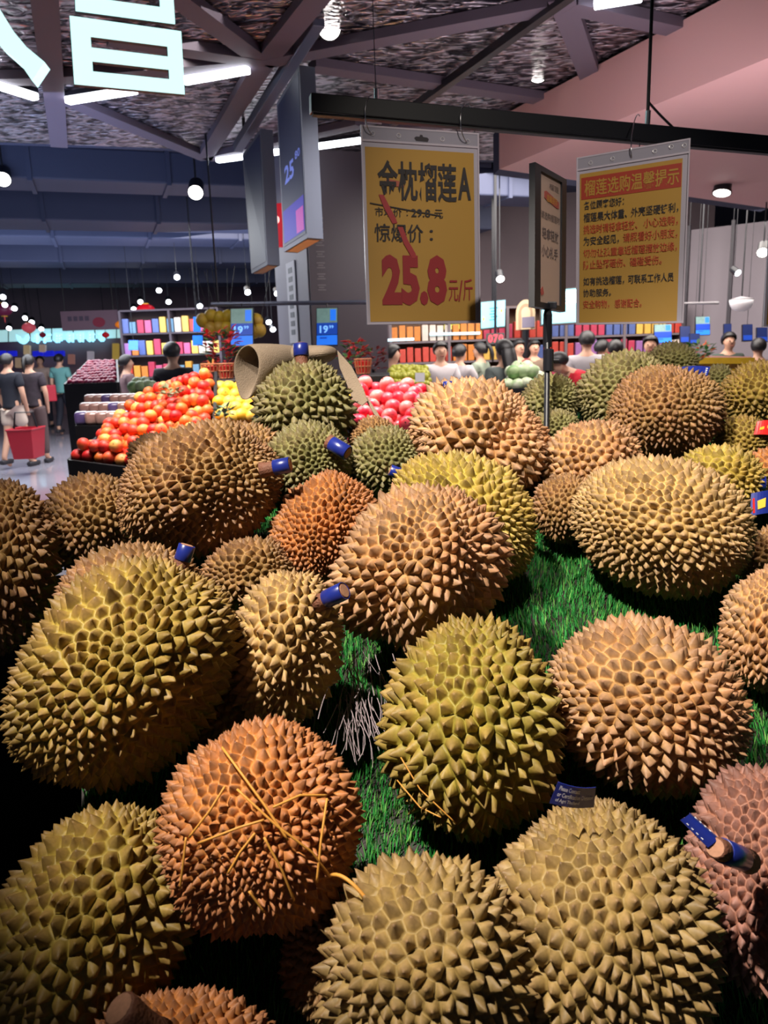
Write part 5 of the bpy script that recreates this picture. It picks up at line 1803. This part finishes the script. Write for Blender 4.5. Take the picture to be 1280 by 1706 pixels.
LT = [(243, 519, 15, 16.5, (200, 14, 36), 'large red lantern hanging over the far aisle, middle'), (148, 546, 18, 11, (220, 90, 104), 'pale red lantern left of the dusky banner'),
      (71, 558, 19, 5.5, (120, 20, 44), 'small dark red lantern before the glowing sign'), (176, 558, 19, 6, (200, 30, 40), 'small red lantern below the dusky banner'),
      (6, 516, 16, 14, (90, 26, 56), 'dark red lantern at the left picture edge'), (199, 541, 17, 7, (240, 130, 30), 'orange lantern right of the dusky banner'), (48, 547, 18, 11, (214, 84, 96), 'pale red lantern above the glowing sign')]
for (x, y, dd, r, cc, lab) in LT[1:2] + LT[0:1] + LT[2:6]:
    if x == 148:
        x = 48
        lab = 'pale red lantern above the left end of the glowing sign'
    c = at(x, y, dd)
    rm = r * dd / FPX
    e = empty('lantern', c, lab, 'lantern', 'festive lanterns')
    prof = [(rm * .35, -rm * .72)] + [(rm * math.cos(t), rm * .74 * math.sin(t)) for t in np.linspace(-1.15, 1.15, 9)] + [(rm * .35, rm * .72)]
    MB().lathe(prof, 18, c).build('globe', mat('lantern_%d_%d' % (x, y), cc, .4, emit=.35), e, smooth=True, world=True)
    for sg in (-1, 1):
        MB().lathe([(0, 0), (rm * .36, 0), (rm * .36, rm * .12), (0, rm * .12)], 14, c + UP * (sg * rm * .75 - (rm * .06))).build('end_cap', M_TAGYEL, e, world=True)
    MB().tube([c - UP * rm * .8, c - UP * rm * 1.5], [rm * .12, rm * .05], 6).build('tassel', M_TAGRED, e, world=True)
    MB().tube([c + UP * rm * .8, [c[0], c[1], 3.98]], .008, 5).build('cord', M_BLACK, e, world=True)

# ------------------------------------------------------------------ shoppers
SKIN = mat('skin', (206, 158, 132), .55)
HAIR = mat('black_hair', (26, 22, 24), .45)


def skin_mesh(verts, edges, radii, sub=1):
    me = bpy.data.meshes.new('figure')
    me.from_pydata([tuple(v) for v in verts], edges, [])
    o = bpy.data.objects.new('figure', me)
    COL.objects.link(o)
    o.modifiers.new('skin', 'SKIN')
    for i, r in enumerate(radii):
        sv = me.skin_vertices[0].data[i]
        sv.radius = r if hasattr(r, '__len__') else (r, r)
        sv.use_root = (i == 0)
    ss = o.modifiers.new('sub', 'SUBSURF')
    ss.levels = ss.render_levels = sub
    dg = bpy.context.evaluated_depsgraph_get()
    out = bpy.data.meshes.new_from_object(o.evaluated_get(dg))
    bpy.data.objects.remove(o)
    bpy.data.meshes.remove(me)
    out.polygons.foreach_set('use_smooth', [True] * len(out.polygons))
    return out


def person(px, d, height, face, label, top, bottom, hair='short', bend=0.0, turn=0.0, reach=0.0, stride=.0, shorts=False, skirt=False, sleeves='short', look=0.0):
    """px, d: column and distance; face: heading in degrees (0 = looking away from the camera, 180 = towards it)"""
    g = at(px, 580, d)
    loc = np.array([g[0], g[1], 0.0])
    k = height / 1.70
    e = empty('person', loc, label, 'person', rot=Matrix.Rotation(math.radians(-face), 3, 'Z'))
    cb, sb = math.cos(bend), math.sin(bend)

    def B(p):
        x, y, z = p
        z0 = z - .95
        return np.array([x, y * cb + z0 * sb, .95 + z0 * cb - y * sb]) * k

    V, E, RD = [], [], []

    def add(p, r, par=None):
        V.append(np.asarray(p, float))
        RD.append(tuple(np.array(r if hasattr(r, '__len__') else (r, r)) * k))
        if par is not None:
            E.append((par, len(V) - 1))
        return len(V) - 1

    pel = add(B((0, 0, .95)), (.135, .10))
    wai = add(B((0, 0, 1.10)), (.118, .09), pel)
    che = add(B((0, .005, 1.28)), (.145, .10), wai)
    upc = add(B((0, -.01, 1.40)), (.12, .075), che)
    nek = add(B((0, -.01, 1.49)), .050, upc)
    jaw = add(B((0, .025, 1.545)), (.058, .066), nek)
    hd = add(B((0, .015, 1.62)), (.072, .088), jaw)
    add(B((0, .0, 1.675)), (.055, .066), hd)
    add(B((0, .108, 1.59)), .013, hd)
    for s_ in (-1, 1):
        add(B((s_ * .078, .0, 1.60)), (.012, .02), hd)
    arms = {}
    for s_ in (-1, 1):
        sh_ = add(B((s_ * .165, -.01, 1.395)), .056, upc)
        rc = reach if s_ == 1 else reach * .7
        el = np.array((s_ * .225, -.02 + .16 * rc, 1.13 + .05 * rc))
        wr = el + np.array((-s_ * .03 * (1 + rc), .09 + .16 * rc, -.22 + .20 * rc))
        ei = add(B(el), .041, sh_)
        wi = add(B(wr), (.026, .03), ei)
        dr = wr - el
        dr /= np.linalg.norm(dr)
        pm_ = wr + dr * .06
        pi_ = add(B(pm_), (.034, .018), wi)
        for f_ in range(4):
            b_ = pm_ + dr * .03 + np.array((0, (.5 - f_ / 3) * .055, 0)) * (1 - rc) + np.array(((.5 - f_ / 3) * .055, 0, 0)) * rc
            t1 = add(B(b_ + dr * (.022 - .004 * abs(f_ - 1))), .009, pi_)
            add(B(b_ + dr * (.045 - .006 * abs(f_ - 1)) + np.array((-s_ * .012, .006, 0))), .007, t1)
        tb = add(B(wr + dr * .04 + np.array((-s_ * .012, .034, 0))), .011, pi_)
        add(B(wr + dr * .07 + np.array((-s_ * .016, .045, 0))), .008, tb)
        arms[s_] = (sh_, ei, wi)
    legs = {}
    for s_ in (-1, 1):
        st_ = stride * s_
        hp = add(np.array((s_ * .088, 0, .87)) * k, (.085, .088), pel)
        kn = add(np.array((s_ * .095, .02 + st_ * .6, .49)) * k, .058, hp)
        an = add(np.array((s_ * .10, -.02 + st_ * (1.1 if st_ > 0 else 1.4), .085 + (.07 if st_ < 0 else 0))) * k, .040, kn)
        add(np.array((s_ * .108, .12 + st_ * (1.1 if st_ > 0 else 1.3), .035)) * k, (.036, .028), an)
        legs[s_] = (hp, kn, an)
    link('body', skin_mesh(V, E, RD), SKIN, e)

    def sub(ids, edges, grow):
        m_ = {i: n for n, i in enumerate(ids)}
        return [V[i] for i in ids], [(m_[a], m_[b]) for a, b in edges], [tuple(q * grow + .012 for q in RD[i]) for i in ids]

    ids = [wai, pel, che, upc]
    ed = [(wai, pel), (wai, che), (che, upc)]
    vv, ee, rr2 = sub(ids, ed, 1.16)
    vv.append(V[upc] * .45 + V[nek] * .55)
    rr2.append((.085 * k, .07 * k))
    ee.append((3, 4))
    vv.append(V[pel] - (V[wai] - V[pel]) * .45)
    rr2.append(rr2[1])
    ee.append((1, 5))
    for s_ in (-1, 1):
        a, b, c_ = arms[s_]
        vv.append(V[a])
        rr2.append((.076 * k, .076 * k))
        i0 = len(vv) - 1
        ee.append((3, i0))
        vv.append(V[a] * .3 + V[b] * .7)
        rr2.append((.068 * k, .068 * k))
        ee.append((i0, i0 + 1))
        if sleeves == 'long':
            vv.append(V[c_])
            rr2.append((.04 * k, .04 * k))
            ee.append((i0 + 1, i0 + 2))
    link('shirt', skin_mesh(vv, ee, rr2), top, e)
    if skirt:
        MB().lathe([(.13 * k, 1.02 * k), (.17 * k, .85 * k), (.24 * k, .45 * k), (.22 * k, .45 * k), (.15 * k, .85 * k), (.12 * k, 1.0 * k)], 20).build('skirt', bottom, e, smooth=True)
    else:
        vv = [V[pel] * .6 + V[wai] * .4]
        ee, rr2 = [], [(.155 * k, .125 * k)]
        for s_ in (-1, 1):
            hp, kn, an = legs[s_]
            i0 = len(vv)
            vv += [V[hp], V[kn] if not shorts else V[hp] * .35 + V[kn] * .65]
            rr2 += [(.11 * k, .115 * k), (.078 * k, .078 * k) if not shorts else (.105 * k, .10 * k)]
            ee += [(0, i0), (i0, i0 + 1)]
            if not shorts:
                vv.append(V[an] * .9 + V[kn] * .1)
                rr2.append((.055 * k, .055 * k))
                ee.append((i0 + 1, i0 + 2))
        link('shorts' if shorts else 'trousers', skin_mesh(vv, ee, rr2), bottom, e)
    for s_ in (-1, 1):
        an = legs[s_][2]
        a = V[an]
        MB().obox(a + np.array((0, .055, -.045)) * k, (1, 0, 0), (0, 1, 0), (0, 0, 1), .085 * k, .24 * k, .07 * k).build('shoe', mat('shoe_dark', (44, 42, 48), .6), e, bevel=.02, smooth=True)
    # hair: a cap over the crown and nape, leaving the face free
    hc = (V[hd] + V[hd + 1]) / 2
    upv = V[hd] - V[nek]
    upv /= np.linalg.norm(upv)
    fw = np.array([0, cb, -sb])
    rt = np.array([1.0, 0, 0])
    hv, hf = [], []
    nu, nv = 18, 9
    for j in range(nv + 1):
        ph = math.pi * .5 - (math.pi * .5 + .75) * j / nv
        for i in range(nu):
            th_ = 2 * math.pi * i / nu
            dirf = math.sin(th_)
            p2 = ph
            if dirf > .2:                      # keep the brow free
                p2 = max(ph, .62 * min(1, (dirf - .2) / .4) - .15)
            rr3 = np.array([.097, .112, .102]) * k
            hv.append(hc - upv * .012 * k + rt * rr3[0] * math.cos(p2) * math.cos(th_) + fw * (rr3[1] * math.cos(p2) * dirf - .012 * k) + upv * rr3[2] * math.sin(p2))
    for j in range(nv):
        for i in range(nu):
            i2 = (i + 1) % nu
            hf.append((j * nu + i, j * nu + i2, (j + 1) * nu + i2, (j + 1) * nu + i))
    ho = MB().add(hv, hf).build('hair', HAIR, e, smooth=True)
    so = ho.modifiers.new('thick', 'SOLIDIFY')
    so.thickness, so.offset = .018, -1
    if hair == 'long':
        c0 = hc - fw * .055 * k
        vv = [c0 + upv * .03 * k, c0 - upv * .10 * k - fw * .03 * k, c0 - upv * .25 * k - fw * .06 * k, c0 - upv * .40 * k - fw * .075 * k]
        link('long_hair', skin_mesh(vv, [(0, 1), (1, 2), (2, 3)], [(.088 * k, .07 * k), (.10 * k, .06 * k), (.105 * k, .05 * k), (.07 * k, .03 * k)]), HAIR, e)
    if hair == 'tail':
        c0 = hc - fw * .10 * k + upv * .03 * k
        vv = [c0, c0 - fw * .06 * k, c0 - fw * .08 * k - upv * .12 * k, c0 - fw * .06 * k - upv * .24 * k]
        link('ponytail', skin_mesh(vv, [(0, 1), (1, 2), (2, 3)], [.03 * k, .035 * k, .032 * k, .012 * k]), HAIR, e)
    for s_ in (-1, 1):
        c0 = V[hd] + rt * s_ * .032 * k + fw * .082 * k - upv * .005 * k
        MB().lathe([(0, -.006 * k), (.011 * k, 0), (0, .006 * k)], 8, c0).build('eye', HAIR, e, smooth=True)
    c0 = V[jaw] + fw * .066 * k
    MB().obox(c0, rt, fw, upv, .045 * k, .012 * k, .010 * k).build('mouth', mat('lip', (160, 84, 78), .5), e, bevel=.002)
    return e


C_ = lambda n_, c_: mat('cloth_' + n_, c_, .8, noise=.12, nscale=8)
person(8, 11.0, 1.62, 14, 'person in black top and pale shorts walking away at the left edge', C_('black', (26, 28, 40)), C_('pale', (212, 192, 176)), 'short', stride=.14, shorts=True)
person(44, 11.4, 1.60, 0, 'person in dark patterned clothes with pale trousers in the left aisle', mat('cloth_pattern', (52, 42, 50), .8, noise=.7, nscale=18), C_('greybrown', (84, 66, 66)), 'tail', stride=.05)
person(96, 15.5, 1.62, 10, 'person in teal top and dark trousers farther down the aisle', C_('teal', (104, 160, 156)), C_('navy', (30, 32, 46)), 'short', stride=.1)
person(64, 17.5, 1.6, 180, 'person in pale top far down the aisle before the blue screens', C_('beige', (196, 170, 156)), C_('navy', (30, 32, 46)), 'short')
person(286, 8.3, 1.66, 0, 'person in black tee seen from behind beyond the nectarines', C_('charcoal', (38, 34, 42)), C_('navy', (30, 32, 46)), 'short')
person(208, 10.3, 1.55, 60, 'person in brownish top behind the wrapped packs', C_('mauve', (122, 96, 100)), C_('navy', (30, 32, 46)), 'short', reach=.5)
person(653, 8.4, 1.56, 75, 'person in dark green top facing right beside the pillar', C_('green', (50, 74, 74)), C_('navy', (30, 32, 46)), 'short', reach=.3)
person(734, 8.8, 1.58, 172, 'person in white tee facing the camera behind the apples', C_('white', (206, 198, 200)), C_('navy', (30, 32, 46)), 'short', reach=.6)
person(766, 9.3, 1.54, 40, 'person in white tee turned away, right of another in white', C_('offwhite', (188, 180, 182)), C_('navy', (30, 32, 46)), 'short', reach=.8)
person(800, 10.0, 1.56, -60, 'person with ponytail and sage top reaching over goods', C_('sage', (140, 150, 132)), C_('navy', (30, 32, 46)), 'tail', reach=.9)
person(840, 7.4, 1.57, -25, 'person with long black hair and grey-green top, seen from behind', C_('greygreen', (92, 100, 98)), C_('navy', (30, 32, 46)), 'long')
person(864, 10.5, 1.58, 150, 'person in dark red top left of the black post', C_('darkred', (130, 50, 56)), C_('navy', (30, 32, 46)), 'short', reach=.5)
person(890, 10.7, 1.57, 170, 'person in black and tan clothes just left of the black post', C_('tanblack', (120, 100, 84)), C_('navy', (30, 32, 46)), 'long', reach=.4)
person(1000, 7.5, 1.62, -105, 'person in red shirt bending forward right of the black post', C_('red', (206, 32, 50)), C_('navy', (30, 32, 46)), 'short', bend=.78, reach=.6)
person(978, 8.8, 1.64, 10, 'person in pale grey tee standing behind the one in red', C_('palegrey', (170, 164, 168)), C_('navy', (30, 32, 46)), 'short')
person(1026, 8.4, 1.54, 15, 'person in black shirt with bushy hair seen from behind', C_('black2', (42, 38, 44)), C_('navy', (30, 32, 46)), 'short', bend=.15)
person(1003, 9.6, 1.54, 60, 'person in dark clothes half hidden behind the black shirt', C_('black3', (60, 52, 56)), C_('navy', (30, 32, 46)), 'short')
person(1084, 8.8, 1.57, 200, 'person with dark hair behind the farthest durian', C_('brown', (92, 74, 66)), C_('navy', (30, 32, 46)), 'short')
person(1214, 9.5, 1.58, 178, 'person in dark green top facing camera behind the yellow stand', C_('bottle', (60, 72, 64)), C_('navy', (30, 32, 46)), 'short')
person(1264, 8.8, 1.50, 20, 'person with only dark hair showing at the right edge', C_('grey', (96, 92, 100)), C_('navy', (30, 32, 46)), 'short')

# red shopping basket carried in the aisle, red bag farther on
b = at(46, 738, 10.6)
b[2] = max(b[2], .26)
e = empty('shopping_basket', b - UP * .2, 'red shopping basket beside the person in pale shorts', 'basket')
q = []
for z, s_ in ((-.2, .8), (.2, 1.0)):
    q.append([b + np.array([.17 * s_ * a, .22 * s_ * c_, z]) for a, c_ in ((-1, -1), (1, -1), (1, 1), (-1, 1))])
v = q[0] + q[1]
f = [(0, 3, 2, 1)] + [(i, (i + 1) % 4, (i + 1) % 4 + 4, i + 4) for i in range(4)]
o = MB().add(v, f).build('basket_body', mat('basket_red', (176, 24, 44), .45), e, world=True)
so = o.modifiers.new('thick', 'SOLIDIFY')
so.thickness = .012
MB().tube(q[1] + q[1][:1], .014, 6).build('rim', mat('basket_red', (176, 24, 44), .45), e, world=True)
MB().tube([b + np.array([-.16, 0, .2]), b + np.array([-.12, 0, .42]), b + np.array([.12, 0, .42]), b + np.array([.16, 0, .2])], .012, 6).build('handle', M_BLACKMETAL, e, world=True)
b = at(84, 655, 15.2)
o = MB().obox(b, VC, VF, UP, .22, .12, .32).build('shopping_bag', mat('bag_red', (190, 40, 60), .5), bevel=.02)
e2 = tag(o, 'small red shopping bag carried by the person in teal', 'bag')
